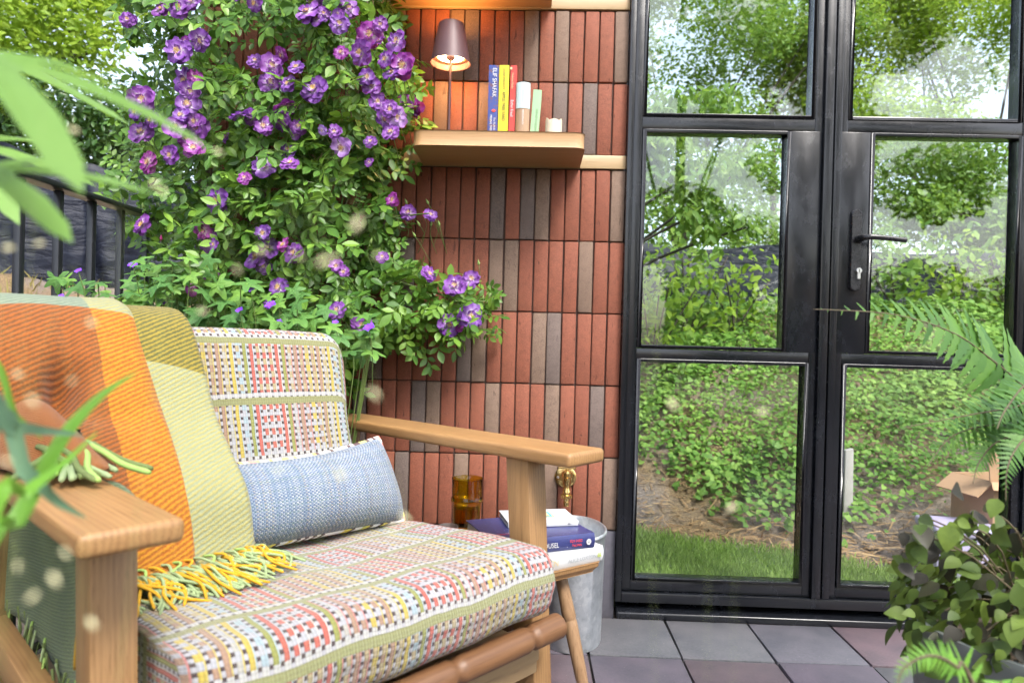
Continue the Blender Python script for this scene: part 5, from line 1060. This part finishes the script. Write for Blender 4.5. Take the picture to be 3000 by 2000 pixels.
# ---------------------------------------------------------------- ferns
M['fern'] = leafmat('fern_green', (.045, .12, .028), (.08, .19, .038), (.14, .28, .05), .5, .3, (.2, .42, .05))
M['fern_l'] = leafmat('young_fern_green', (.09, .22, .03), (.15, .34, .04), (.22, .45, .06), .5, .3, (.3, .5, .05))
PIN = []
pv = [(0, 0, 0)]; 
def pinna():
    V = [(0, .03, 0), (0, -.03, 0)]; F = []; n = 9
    for i in range(1, n+1):
        t = i/n; w = .15*(1-t)**.8+.012; s = 1.25 if i % 2 else .78; V += [(t, w*s, -.10*t*t), (t, -w*s, -.10*t*t)]
        a = len(V)-4; F += [(a, a+2, a+3, a+1)]
    return V, F
PV, PF = pinna()
def fern(name, label, base, fronds, mat, npair=30, plen=.062):
    root = empty(name, base, label, 'fern', 'ferns')
    for fi, (pts, wsc) in enumerate(fronds):
        C_ = np.array(spline(pts, npair*2+4)); b = MB(); n = len(C_); b.tube(C_, [.0030*(1-.8*i/n) for i in range(n)], 6); fr_ = b.build('frond', M['cane'], root, smooth=True)
        pos = []; ds = []; ns = []; sc = []
        for k in range(npair*2):
            i = 2+k; t = i/n; tg = norm(C_[min(i+1, n-1)]-C_[i-1]); up = np.array([0, -1.0, .55]); side = norm(np.cross(tg, up)); nn = np.cross(side, tg)*-1
            if nn[1] > 0: nn = -nn
            l = plen*wsc*(math.sin(math.pi*min(1, .12+t*.95))**.7*(1-.55*t)+.04)
            for s in ((1,) if k % 2 else (-1,)):
                pos.append(C_[i]); ds.append(side*s*.9+tg*.45+np.array([0, 0, -.12])+rng.normal(0, .05, 3)); ns.append(nn+side*s*.25+rng.normal(0, .12, 3)); sc.append(l)
        if fi < 4:
            pme = mesh_from('pinna', PV, PF, mat)
            for a_, b_, c_, s_ in zip(pos, ds, ns, sc):
                o = bpy.data.objects.new('pinna', pme); COL.objects.link(o); o.parent = fr_; o.matrix_basis = Matrix(mx(a_, b_, c_, s_).tolist())
        else: scatter('pinnae', PV, PF, pos, ds, ns, sc, mat, fr_)['kind'] = 'stuff'
D_ = lambda x, y, d: at_d(x, y, d)
crown = np.array([.80, -1.00, .50]); cr2 = crown+np.array([0, 0, .08])
fern('fern', 'dark green arching fern leaning in from the right edge', crown, [
    ([crown, cr2+np.array([0, 0, .2]), D_(2420, 930, 1.20), D_(2290, 835, 1.18), D_(2190, 765, 1.16), D_(2050, 722, 1.14), D_(1868, 710, 1.12)], 1.9),
    ([crown, cr2+np.array([-.02, 0, .12]), D_(2400, 920, 1.2), D_(2330, 935, 1.15), D_(2230, 952, 1.1), D_(2075, 982, 1.06)], 1.35),
    ([crown, cr2+np.array([-.02, 0, .1]), D_(2390, 985, 1.22), D_(2290, 975, 1.17), D_(2190, 1000, 1.12), D_(2130, 1070, 1.08)], 1.35),
    ([crown, cr2+np.array([-.02, -.03, .1]), D_(2400, 1000, 1.15), D_(2300, 1010, 1.12), D_(2250, 1060, 1.1), D_(2235, 1110, 1.08)], .85),
    ([crown, cr2+np.array([-.02, -.03, .1]), D_(2400, 990, 1.1), D_(2350, 1010, 1.08), D_(2315, 1070, 1.06), D_(2310, 1150, 1.05)], .85),
    ([crown, cr2+np.array([0, -.05, .15]), D_(2420, 870, 1.1), D_(2360, 880, 1.05), D_(2310, 940, 1.0), D_(2290, 985, .98)], .9),
    ([crown, cr2+np.array([.05, 0, .2]), crown+np.array([.12, -.05, .42]), crown+np.array([.22, -.12, .50]), crown+np.array([.34, -.2, .45])], 1.1)], M['fern'], 34, .062)
b2 = np.array([.28, -1.62, 0.0])
fern('fern', 'bright young fern frond curling up at the bottom edge', b2, [
    ([b2, b2+np.array([0, 0, .28]), D_(2250, 1600, .66), D_(2195, 1530, .65), D_(2135, 1505, .64), D_(2075, 1535, .63), D_(2058, 1590, .62)], .5),
    ([b2, b2+np.array([.03, 0, .22]), D_(2330, 1640, .70), D_(2300, 1600, .72), D_(2260, 1620, .74)], .5)], M['fern_l'], 34, .055)
# ---------------------------------------------------------------- lawn, ground cover, litter behind the doors
M['grass'] = leafmat('lawn_grass', (.17, .27, .05), (.28, .41, .085), (.40, .52, .15), .6, .25, (.3, .5, .05))
n = 46000; gx_ = rng.uniform(.0, 2.6, n); gy_ = rng.uniform(.075, 1.15, n); ok = gy_ < lawn_edge(gx_)+rng.normal(-.03, .05, n)+.03*np.sin(gx_*9); gx_, gy_ = gx_[ok], gy_[ok]; n = len(gx_)
mbs = MB(); mbs.grid([[(x, y, .0) for y in (.07, lawn_edge(x)-.07+.03*math.sin(x*9))] for x in np.linspace(-1.3, 3.0, 40)]); lw = mbs.build('lawn', plain('lawn_turf', (.075, .13, .03), .9, var=.4, scale=60, bump=.6)); tag(lw, 'strip of mown lawn just behind the doors', 'lawn', kind='structure')
d_ = np.stack([rng.normal(0, .45, n), rng.normal(0, .45, n), np.ones(n)], -1); nn = np.stack([rng.normal(0, 1, n), rng.normal(-.8, .6, n), np.zeros(n)+.1], -1)
g = scatter('grass', [(0, .06, 0), (0, -.06, 0), (.55, .05, .03), (.55, -.05, .03), (1, 0, .14)], [(0, 1, 3, 2), (2, 3, 4)], np.stack([gx_, gy_, np.zeros(n)], -1), d_, nn, rng.uniform(.020, .045, n), M['grass']); tag(g, 'short green blades of the lawn behind the doors', 'grass', kind='stuff')
# ground cover: heart-shaped leaves on the bank
M['cover'] = leafmat('ground_cover_leaf', (.055, .14, .022), (.14, .28, .045), (.30, .46, .09), .55, .3, (.32, .50, .06))
def coverdens(x, y):
    e = lawn_edge(x); d = y-e; left = np.clip((.75-x)/.5, 0, 1)
    return np.clip((d-.24-.34*left-.12*np.sin(x*5))/.45, 0, 1)
n = 105000; cx_ = rng.uniform(-1.4, 5.2, n); cy_ = rng.uniform(.7, 3.6, n); dn = coverdens(cx_, cy_); clump = .5+.5*np.sin(cx_*6.3+2*np.sin(cy_*5))*np.sin(cy_*7.1+1.7*np.sin(cx_*4)); keep = rng.random(n) < dn*(.6+.4*clump); cx_, cy_, clump = cx_[keep], cy_[keep], clump[keep]; n = len(cx_)
HC = ([(0, 0, 0), (-.18, .30, -.03), (.15, .42, -.02), (.55, .28, -.05), (.80, 0, -.14), (.55, -.28, -.05), (.15, -.42, -.02), (-.18, -.30, -.03)], [(0, 3, 2, 1), (0, 4, 3), (0, 5, 4), (0, 7, 6, 5)])
hgt = (.02+.10*rng.random(n)*(.4+clump)); nrm_ = np.stack([rng.normal(0, .4, n), rng.normal(-.55, .35, n), np.ones(n)*.9], -1); dr = np.stack([rng.normal(0, 1, n), rng.normal(-.5, .8, n), rng.normal(-.3, .2, n)], -1)
gc = scatter('ground_cover', *HC, np.stack([cx_, cy_, terrain(cx_, cy_)+hgt], -1), dr, nrm_, rng.uniform(.016, .034, n)*(.88+.9*(.5+.5*np.sin(cx_*3.1+1.3*np.sin(cy_*4.4)))*rng.random(n)), M['cover']); tag(gc, 'dense heart-leaved ground cover spreading over the bank', 'ground cover', kind='stuff')
n = 2600; px_ = rng.uniform(-4.6, -1.6, n); py_ = rng.uniform(-.5, 3.4, n)
lg = scatter('rough_grass', [(0, .05, 0), (0, -.05, 0), (.55, .04, .05), (.55, -.04, .05), (1, 0, .2)], [(0, 1, 3, 2), (2, 3, 4)], np.stack([px_, py_, terrain(px_, py_)], -1), np.stack([rng.normal(0, .6, n), rng.normal(0, .6, n), np.ones(n)], -1), np.stack([rng.normal(0, 1, n), np.ones(n)*-1, np.zeros(n)], -1), rng.uniform(.05, .13, n), leafmat('dry_grass', (.16, .17, .05), (.30, .27, .09), (.45, .36, .14), .7, .2)); tag(lg, 'dry rough grass on the ground beyond the railing', 'grass', kind='stuff')
# dead stalks and chips on the soil
n = 5200; sx_ = rng.uniform(-.2, 3.0, n); e_ = lawn_edge(sx_); sy_ = e_+.03+rng.exponential(.32, n); ok = (sy_ < 2.6); sx_, sy_ = sx_[ok], sy_[ok]; n = len(sx_)
lt = scatter('leaf_litter', [(0, .05, 0), (0, -.05, 0), (1, -.035, .02), (1, .035, .03)], [(0, 1, 2, 3)], np.stack([sx_, sy_, terrain(sx_, sy_)+.008+rng.uniform(0, .015, n)], -1), np.stack([rng.normal(0, 1, n), rng.normal(0, .8, n), rng.normal(0, .2, n)], -1), np.stack([rng.normal(0, .3, n), rng.normal(-.3, .3, n), np.ones(n)], -1), rng.uniform(.015, .085, n)*rng.uniform(.5, 1.2, n), leafmat('straw_litter', (.15, .085, .04), (.34, .21, .10), (.55, .38, .20), .8, .1)); tag(lt, 'dry stalks and bark chips scattered over the soil', 'litter', kind='stuff')
# ---------------------------------------------------------------- boxes and stake behind the right leaf
M['carton'] = plain('brown_cardboard', (.44, .27, .16), .85, var=.12, scale=25); M['lilac'] = plain('lilac_plastic', (.42, .36, .56), .5, var=.1)
def oriented(c, yaw, V): ca, sa = math.cos(yaw), math.sin(yaw); return [(c[0]+x*ca-y*sa, c[1]+x*sa+y*ca, c[2]+z) for x, y, z in V]
def hexv(x0, x1, y0, y1, z0, z1): return [(x0, y0, z0), (x1, y0, z0), (x1, y1, z0), (x0, y1, z0), (x0, y0, z1), (x1, y0, z1), (x1, y1, z1), (x0, y1, z1)]
bp = at_y(2310, 1200, .55); c = (float(bp[0])+.02, .62, 0); cb = empty('cardboard_box', c, 'open brown cardboard box on the lawn behind the right door leaf', 'box'); yw = rad(12)
w_, d__, h_ = .13, .10, .37
for a in (hexv(-w_, w_, -d__, -d__+.005, 0, h_), hexv(-w_, w_, d__-.005, d__, 0, h_), hexv(-w_, -w_+.005, -d__+.0052, d__-.0052, 0, h_), hexv(w_-.005, w_, -d__+.0052, d__-.0052, 0, h_), hexv(-w_+.006, w_-.006, -d__+.006, d__-.006, .001, .006)):
    b = MB(); b.hexa(oriented(c, yw, a)); b.build('side_panel', M['carton'], cb)
for a in ([(-w_-.02, -d__-.004, h_), (w_+.01, -d__-.004, h_-.01), (w_+.01, -d__, h_-.01), (-w_-.02, -d__, h_), (-w_-.05, -d__-.02, h_+.12), (w_, -d__-.02, h_+.10), (w_, -d__-.016, h_+.10), (-w_-.05, -d__-.016, h_+.12)], [(-w_, -d__, h_), (-w_, d__, h_), (-w_+.004, d__, h_), (-w_+.004, -d__, h_), (-w_-.075, -d__, h_-.055), (-w_-.075, d__, h_-.055), (-w_-.071, d__, h_-.06), (-w_-.071, -d__, h_-.06)], [(-w_-.02, -d__-.006, h_+.002), (w_+.01, -d__-.006, h_-.008), (w_+.01, -d__-.010, h_-.008), (-w_-.02, -d__-.010, h_+.002), (-w_-.05, -d__-.045, h_-.02), (w_, -d__-.045, h_-.06), (w_, -d__-.049, h_-.06), (-w_-.05, -d__-.049, h_-.02)]):
    b = MB(); b.hexa(oriented(c, yw, a)); b.build('flap', M['carton'], cb)
bp = at_y(2190, 1260, .5); c = (float(bp[0]), .52, 0); lb = empty('storage_box', c, 'lilac plastic storage box on the lawn beside the cardboard box', 'box')
b = MB(); b.hexa(oriented(c, rad(-8), hexv(-.085, .14, -.09, .09, 0, .165))); b.build('body', M['lilac'], lb, bevel=.008)
b = MB(); b.hexa(oriented(c, rad(-8), hexv(-.095, .15, -.10, .10, .166, .205))); b.build('lid', M['lilac'], lb, bevel=.012, seg=3)
sp_ = at_y(1948, 1105, 1.0); stp = empty('garden_post', (float(sp_[0]), 1.0, .02), 'short weathered grey wooden post on the bank behind the meeting stile', 'post')
b = MB(); b.hexa([(sp_[0]-.025, .98, -.02), (sp_[0]+.02, .98, -.02), (sp_[0]+.02, 1.02, -.02), (sp_[0]-.025, 1.02, -.02), (sp_[0]-.02, .99, .40), (sp_[0]+.018, .99, .41), (sp_[0]+.018, 1.02, .41), (sp_[0]-.02, 1.02, .40)]); b.build('post_body', plain('grey_weathered_wood', (.36, .34, .33), .8, var=.2, scale=20), stp, bevel=.004)
# glowing bulbs added behind the glass for fairy lights mirrored in it
em = NT('mirrored_bulb'); e_ = em.n('ShaderNodeEmission'); e_.inputs[0].default_value = (1.0, .72, .42, 1); e_.inputs[1].default_value = 9.0; M['bulb'] = em.done(e_.outputs[0])
fl = empty('mirrored_lights', (2.2, 2.9, 1.1), 'string of warm bulbs added behind the right leaf, standing in for mirrored fairy lights', 'fairy lights'); FP = [(2010, 800), (2060, 815), (2075, 790), (2110, 808), (2135, 770), (2150, 812), (2195, 775), (2215, 800), (2235, 812), (2250, 760), (2255, 797), (2275, 805), (2295, 770), (2300, 800), (2325, 803), (2345, 798)]
pw = [at_y(x, y, 2.55+.12*math.sin(i*1.7)) for i, (x, y) in enumerate(FP)]
for i, p in enumerate(pw): b = MB(); b.lathe([(.001, -.011), (.0095, -.005), (.010, .003), (.005, .010), (.001, .011)], p, 10); b.build('bulb', M['bulb'], fl, smooth=True)
b = MB(); b.tube(spline(pw, 120), .0016, 5); b.build('wire', M['rubber'], fl)
# ---------------------------------------------------------------- trees
M['bark'] = plain('tree_bark', (.055, .045, .036), .9, var=.45, scale=20, bump=.9)
M['t_bright'] = leafmat('bright_tree_leaf', (.13, .24, .025), (.24, .38, .04), (.38, .52, .07), .5, .5, (.5, .66, .07)); M['t_mid'] = leafmat('mid_tree_leaf', (.07, .16, .03), (.16, .29, .05), (.30, .43, .09), .5, .45, (.30, .46, .05)); M['t_dark'] = leafmat('dark_ivy_leaf', (.02, .055, .014), (.04, .095, .022), (.085, .16, .035), .35, .2, (.15, .28, .03)); M['t_olive'] = leafmat('olive_tree_leaf', (.09, .16, .03), (.20, .29, .05), (.34, .42, .10), .5, .45, (.45, .55, .1))
def tree(name, label, base, top, trunk_r, clumps, nleaf, size, mat, group, tpl=LEAF6, droop=.35, limbs=True):
    base = np.array(base, float); root = empty(name, base, label, 'tree', group); cl = np.array([c[:3] for c in clumps], float); cr = np.array([c[3] for c in clumps], float)
    b = MB(); tp = np.array(top, float); C_ = spline([base-np.array([0, 0, .15]), base*.6+tp*.4+np.array([.08, .05, 0]), tp], 14); b.tube(C_, [trunk_r*(1-.93*i/14) for i in range(14)], 12); b.build('trunk', M['bark'], root, smooth=True)
    if limbs:
        for k, c in enumerate(cl):
            if k % 3 and len(cl) > 10: continue
            st_ = C_[5+(k*3) % 9]; b = MB(); mid = (st_+c)/2+np.array([rng.normal(0, .12), rng.normal(0, .12), .15]); b.tube(spline([st_, mid, c], 10), [max(.008, trunk_r*.22*(1-.85*i/10)) for i in range(10)], 7); b.build('limb', M['bark'], root, smooth=True)
    w = cr**2/np.sum(cr**2); idx = rng.choice(len(cl), nleaf, p=w); v = norm(rng.normal(0, 1, (nleaf, 3))); rr = rng.random(nleaf)**.45
    pos = cl[idx]+v*(cr[idx]*rr)[:, None]*np.array([1.05, 1.0, .8]); nn = np.stack([rng.normal(0, .55, nleaf), rng.normal(-.25, .55, nleaf), np.ones(nleaf)*.8], -1)+v*.4; d = np.stack([rng.normal(0, 1, nleaf), rng.normal(0, 1, nleaf), rng.normal(-droop, .35, nleaf)], -1)
    scatter('crown', *tpl, pos, d, nn, rng.uniform(.65, 1.25, nleaf)*size, mat, root)
def cl_box(x0, x1, y0, y1, z0, z1, n, r0, r1): return [(random.uniform(x0, x1), random.uniform(y0, y1), random.uniform(z0, z1), random.uniform(r0, r1)) for _ in range(n)]
tg = lambda x, y: float(terrain(np.array(x), np.array(y)))
# left: bright tree above, dark hedge below
def P2(x, y, d, r): p = at_d(x, y, d); return (p[0], p[1], p[2], r)
lt_cl = [P2(x, y, d, r) for x, y, d, r in [(-60, 20, 6.5, .75), (40, 60, 7, .7), (110, 20, 7.4, .7), (180, 60, 7.2, .6), (60, -60, 7, .8), (190, -40, 7.5, .8), (255, 20, 7.6, .42), (20, 170, 6.6, .55), (110, 140, 7, .5), (180, 120, 7, .40), (-40, 130, 6.3, .6), (150, -120, 7.6, .9), (-90, -40, 6.2, .9), (60, 225, 7.2, .32), (300, -60, 7.8, .5), (225, 110, 7.2, .24)]]
tree('maple_tree', 'tall bright green tree above the sheeting at the upper left', (-6.6, 4.6, tg(-6.6, 4.6)), (-6.3, 4.6, 3.9), .20, lt_cl, 9500, .085, M['t_bright'], 'trees around the garden')
hd = [P2(x, y, d, r) for x, y, d, r in [(x, 275+18*math.sin(x*.05)+8*random.random(), 6.9+.4*math.sin(x), .50) for x in range(-140, 420, 45)]+[(x, 330, 6.6, .45) for x in range(-140, 420, 60)]]
hedge = empty('ivy_hedge', (-5.2, 4.9, 1.3), 'dark ivy covered hedge behind the black sheeting at the left', 'hedge')
for k in range(4): b = MB(); c = hd[k*3]; b.tube([(c[0], c[1], 1.0), (c[0]+.1, c[1], c[2])], .05, 8); b.build('trunk', M['bark'], hedge, smooth=True)
cl = np.array([c[:3] for c in hd]); cr = np.array([c[3] for c in hd]); n = 9000; ix = rng.integers(0, len(cl), n); v = norm(rng.normal(0, 1, (n, 3))); 
scatter('foliage', *LEAF6, cl[ix]+v*(cr[ix]*rng.random(n)**.4)[:, None], rng.normal(0, 1, (n, 3)), rng.normal(0, .5, (n, 3))+np.array([0, -.4, .8]), rng.uniform(.05, .10, n), M['t_dark'], hedge)
# behind the doors
def band(xs, y0, y1, d0, d1, r0, r1, n): return [P2(random.uniform(*xs), random.uniform(y0, y1), random.uniform(d0, d1), random.uniform(r0, r1)) for _ in range(n)]
tree('linden_tree', 'leafy green tree filling the upper left door pane', (1.5, 6.4, tg(1.5, 6.4)), (1.6, 6.4, 3.6), .12, band((1400, 1950), -120, 300, 7.6, 9.4, .35, .65, 30), 22000, .062, M['t_mid'], 'trees around the garden')
tree('ash_tree', 'olive tinted tree behind the meeting stile of the doors', (3.2, 7.4, tg(3.2, 7.4)), (3.2, 7.4, 3.6), .12, band((1800, 2150), -150, 340, 8.0, 10, .35, .65, 26), 17000, .065, M['t_olive'], 'trees around the garden')
tree('lime_tree', 'bright green tree filling the upper right door pane', (5.4, 6.6, tg(5.4, 6.6)), (5.3, 6.5, 3.4), .12, band((1950, 2500), -150, 330, 7.6, 9.6, .35, .65, 30), 22000, .065, M['t_bright'], 'trees around the garden')
tree('hornbeam_tree', 'mid green tree behind the lock side of the right leaf', (5.2, 5.4, tg(5.2, 5.4)), (5.0, 5.4, 3.2), .10, band((1960, 2420), 330, 560, 6.6, 7.8, .25, .45, 26), 17000, .055, M['t_mid'], 'trees around the garden', droop=.6)
tree('bay_tree', 'dark glossy tree behind the middle left pane', (2.1, 4.9, tg(2.1, 4.9)), (2.2, 4.9, 2.9), .09, band((1420, 1800), 340, 620, 6.2, 7.2, .2, .38, 20), 8000, .055, M['t_mid'], 'trees around the garden', droop=.6)
br = [P2(x, y, d, r) for x, y, d, r in [(1480, 330, 3.9, .16), (1530, 345, 3.9, .18), (1590, 370, 3.9, .16), (1560, 420, 3.85, .15), (1610, 430, 3.85, .13), (1640, 460, 3.85, .12), (1600, 490, 3.8, .12), (1625, 530, 3.8, .10), (1680, 500, 3.85, .10), (1720, 520, 3.85, .07), (1612, 580, 3.8, .06), (1660, 390, 3.95, .14), (1720, 380, 4, .12), (1500, 400, 3.9, .12), (1480, 280, 3.95, .2), (1560, 260, 4, .2), (1640, 250, 4, .2)]]
tree('weeping_tree', 'weeping branches with large dark leaves hanging behind the left leaf', (-.6, 1.9, tg(-.6, 1.9)), (-.1, 1.8, 2.6), .07, br, 1900, .066, M['t_mid'], 'trees around the garden', tpl=leaf_tpl(.2, .1, .2), droop=1.0)
for k, (x, y, d, n, lab) in enumerate([(1500, 690, 4.6, 260, 'leafy shrub at the left edge behind the left leaf'), (1580, 640, 4.9, 240, 'loose shrub in front of the black sheeting behind the left leaf'), (1690, 690, 4.8, 220, 'broad-leaved shrub low in the middle left pane'), (2060, 640, 4.9, 320, 'shrub growing against the sheeting behind the door handle'), (2200, 660, 5.0, 300, 'pale green shrub below the middle of the right pane'), (2320, 640, 4.9, 280, 'shrub at the far right pane edge')]):
    n = int(n*1.3); c = at_d(x, y, d); zb_ = tg(c[0], min(c[1], 3.3)); root = empty('shrub', (c[0], c[1], zb_), lab, 'shrub', 'shrubs on the bank'); b = MB()
    for j in range(5): a = rng.normal(0, .16, 2); b.tube(spline([(c[0], c[1], zb_), (c[0]+a[0]*.5, c[1]+a[1]*.5, (zb_+c[2])/2+.1), (c[0]+a[0], c[1]+a[1], c[2]+.15)], 8), .006, 6)
    b.build('stems', M['bark'], root, smooth=True); pos = c+rng.normal(0, 1, (n, 3))*np.array([.20, .12, .20]); scatter('crown', *leaf_tpl(.26, .1, .2, 4), pos, rng.normal(0, 1, (n, 3))+np.array([0, -.3, -.3]), rng.normal(0, .4, (n, 3))+np.array([0, -.5, .8]), rng.uniform(.045, .085, n), M['t_mid'] if k % 2 else M['t_bright'], root)
# unseen trees added behind the camera to fill and darken the pane reflections
for k, (x, y, h, n, mt, lab) in enumerate([(1.6, -7.2, 7.4, 17000, 't_mid', 'green tree added unseen behind the viewer for reflections in the left leaf'), (3.9, -7.6, 8.0, 17000, 't_dark', 'dark tree added unseen behind the viewer to darken the pane reflections'), (6.2, -6.8, 7.6, 17000, 't_olive', 'olive tree added unseen behind the viewer for the pane reflections')]):
    tree('reflection_tree', lab, (x, y, 0), (x+.1, y, h*.8), .14, cl_box(x-1.5, x+1.5, y-.8, y+.8, .9, h, 16, .4, .8), n, .13, M[mt], 'trees around the garden')
# ---------------------------------------------------------------- near plants, out of focus
M['near_leaf'] = leafmat('large_lobed_leaf', (.16, .30, .07), (.20, .37, .09), (.24, .44, .11), .4, .42, (.40, .62, .05)); 
big = fan_leaf(lambda a: lobed(a, 5, 2.0, .34, .20), 90, .25, .02)
nl = empty('large_leaved_plant', (-.86, -1.95, 0), 'large lobed leaves of a shrub hanging close in at the upper left', 'plant')
for (bx_, by_, bd, tx_, ty_, td, s, nv) in [(-40, 130, .36, 265, 340, .28, .125, (.15, -.35, .9)), (-30, 390, .40, 240, 505, .33, .092, (.1, -.5, .8)), (-60, 130, .72, 320, 205, .74, .16, (0, -.25, 1)), (-90, 330, .66, 60, 470, .6, .12, (.3, -.5, .7))]:
    p0, p1 = at_d(bx_, by_, bd), at_d(tx_, ty_, td); o = link('leaf', mesh_from('leaf', *big, M['near_leaf'], smooth=True), None); o.parent = nl; o.matrix_parent_inverse = Matrix.Translation(-Vector(nl.location)); o.matrix_basis = Matrix(mx(p0, p1-p0, nv, s).tolist())
    b = MB(); b.tube(spline([p0, p0+np.array([-.08, -.02, -.06]), np.array([-.84, -1.93, .45]), np.array([-.86, -1.95, 0])], 16), .0035, 7); b.build('stem', M['stem'], nl, smooth=True)
M['blade'] = leafmat('grass_blade_green', (.12, .30, .03), (.17, .38, .04), (.20, .42, .08), .4, .35, (.35, .6, .05)); M['blade_b'] = leafmat('bluish_grass_blade', (.16, .30, .18), (.22, .38, .24), (.26, .42, .28), .45, .3)
gr = empty('ornamental_grass', (-.66, -1.84, 0), 'long arching grass blades crossing the lower left corner', 'grass plant')
for pts, w, mt in [([(-60, 1330, .42), (40, 1190, .44), (140, 1010, .47), (230, 910, .50), (318, 852, .53)], .0075, 'blade'), ([(-40, 1240, .40), (60, 1130, .42), (150, 1060, .45), (225, 990, .48)], .0055, 'blade'), ([(-80, 1010, .42), (30, 985, .44), (110, 990, .46), (195, 1000, .48)], .0060, 'blade_b'), ([(-40, 1030, .44), (60, 1085, .44), (130, 1150, .45), (200, 1190, .46)], .0070, 'blade_b'), ([(-60, 900, .5), (40, 960, .5), (100, 1010, .5)], .004, 'blade')]:
    C_ = [at_d(*p) for p in pts]; st_ = np.array([C_[0][0]-.02, C_[0][1]-.03, 0]) if pts[0][0] > 0 else np.array([-.66, -1.84, 0]); C_ = spline([st_]+([(st_+C_[0])/2+np.array([-.02, 0, .05])])+C_, 40); b = MB(); rows_ = []
    for i, p in enumerate(C_): t = i/39; tgn = norm(C_[min(i+1, 39)]-C_[max(i-1, 0)]); sd = norm(np.cross(tgn, CF)); ww = w*(1-t**3)*(.35+.65*min(1, t*4)); rows_.append([p-sd*ww, p+CF*ww*.35, p+sd*ww])
    b.grid(rows_); b.build('blade', M[mt], gr, smooth=True)
# quaking grass: pale seed heads on thin stalks
M['seed'] = plain('pale_seed_head', (.62, .58, .34), .7, var=.2, scale=200); M['stalk'] = plain('thin_straw_stalk', (.30, .36, .12), .6)
SD = MB(); SD.lathe([(.02, -1), (.30, -.72), (.42, -.3), (.40, .1), (.27, .6), (.05, 1.0)], (0, 0, 0), 10); so = SD.build('seed_head', M['seed'], None, smooth=True); SDM = so.data; bpy.data.objects.remove(so)
SEEDS = {0: ((-.46, -2.02, 0), 'pale seed heads of quaking grass in front of the throw', [(210, 742, .42, 15), (95, 895, .34, 20), (75, 920, .34, 18), (55, 945, .36, 16), (150, 850, .40, 13), (165, 875, .40, 11), (40, 860, .42, 15), (125, 838, .38, 14), (195, 1065, .40, 13), (15, 1060, .36, 16), (160, 1300, .34, 22), (125, 1330, .33, 22), (75, 1370, .34, 20), (45, 1440, .34, 18), (210, 1430, .36, 20), (150, 1270, .36, 16), (12, 1470, .34, 16), (40, 1300, .36, 14)]),
    1: ((-.42, -2.00, 0), 'pale seed heads of quaking grass in front of the rose', [(500, 350, .50, 15), (410, 345, .50, 13), (170, 300, .48, 17), (130, 305, .48, 15), (215, 310, .48, 14), (355, 425, .44, 15), (375, 440, .44, 14), (425, 445, .44, 12), (480, 702, .46, 18), (465, 715, .46, 15), (510, 600, .42, 16), (545, 620, .42, 12), (600, 575, .44, 16), (660, 585, .44, 13), (690, 592, .44, 10), (90, 560, .46, 15), (60, 590, .46, 13), (20, 570, .45, 18)]),
    2: ((-.34, -1.98, 0), 'pale seed heads of quaking grass in front of the brick wall', [(820, 515, .36, 26), (785, 545, .37, 22), (745, 600, .36, 24), (722, 640, .36, 26), (740, 575, .40, 14), (770, 590, .42, 12), (868, 588, .42, 13), (905, 582, .42, 13), (835, 575, .42, 12), (860, 905, .36, 20), (820, 918, .36, 18), (930, 1190, .40, 18), (900, 1215, .40, 14), (800, 1060, .38, 22), (780, 1090, .38, 18), (640, 1080, .44, 12)]),
    3: ((-.16, -1.98, 0), 'pale seed heads of quaking grass in front of the door panes', [(1545, 930, .46, 20), (1525, 985, .46, 17), (1750, 945, .48, 16), (1790, 1060, .46, 18), (1865, 1015, .42, 20), (1680, 1165, .48, 16)])}
for k, (bs, lab, L_) in SEEDS.items():
    root = empty('quaking_grass', bs, lab, 'grass plant', 'quaking grasses in the foreground')
    for si_, (x, y, d, r) in enumerate(L_):
        if si_ % 3 == 1 or si_ % 5 == 3: continue
        d = d*.62; p = at_d(x, y, d); s = r*KP/FPX*d*.75; o = bpy.data.objects.new('seed_head', SDM); COL.objects.link(o); o.parent = root; o.matrix_parent_inverse = Matrix.Translation(-Vector(root.location)); ax = norm(np.array([random.gauss(.5, .5), random.gauss(0, .4), random.gauss(0, .5)])); n_ = np.array([0.1, -1, .3]); mm = mx(p, n_, ax, s); o.matrix_basis = Matrix(mm.tolist())
        b = MB(); q_ = np.array(bs); b.tube(spline([p+np.array([0, 0, s*.4]), p+np.array([-.01, -.004, .012]), p*.75+q_*.25+np.array([-.01, 0, .05]), p*.35+q_*.65+np.array([0, 0, .02]), q_], 18), .00005, 4, cap=False); b.build('stalk', M['stalk'], root, smooth=True)
# planting bed under the near plants
b = MB(); b.hexa([(-1.4, -3.2, .001), (-.34, -3.2, .001), (-.30, -1.55, .001), (-.95, -1.62, .001), (-1.4, -3.2, .03), (-.34, -3.2, .03), (-.32, -1.58, .03), (-.93, -1.65, .03)]); o = b.build('planting_bed', M['soil'], None, bevel=.01); tag(o, 'soil of the planting bed in the foreground', 'soil', kind='structure')
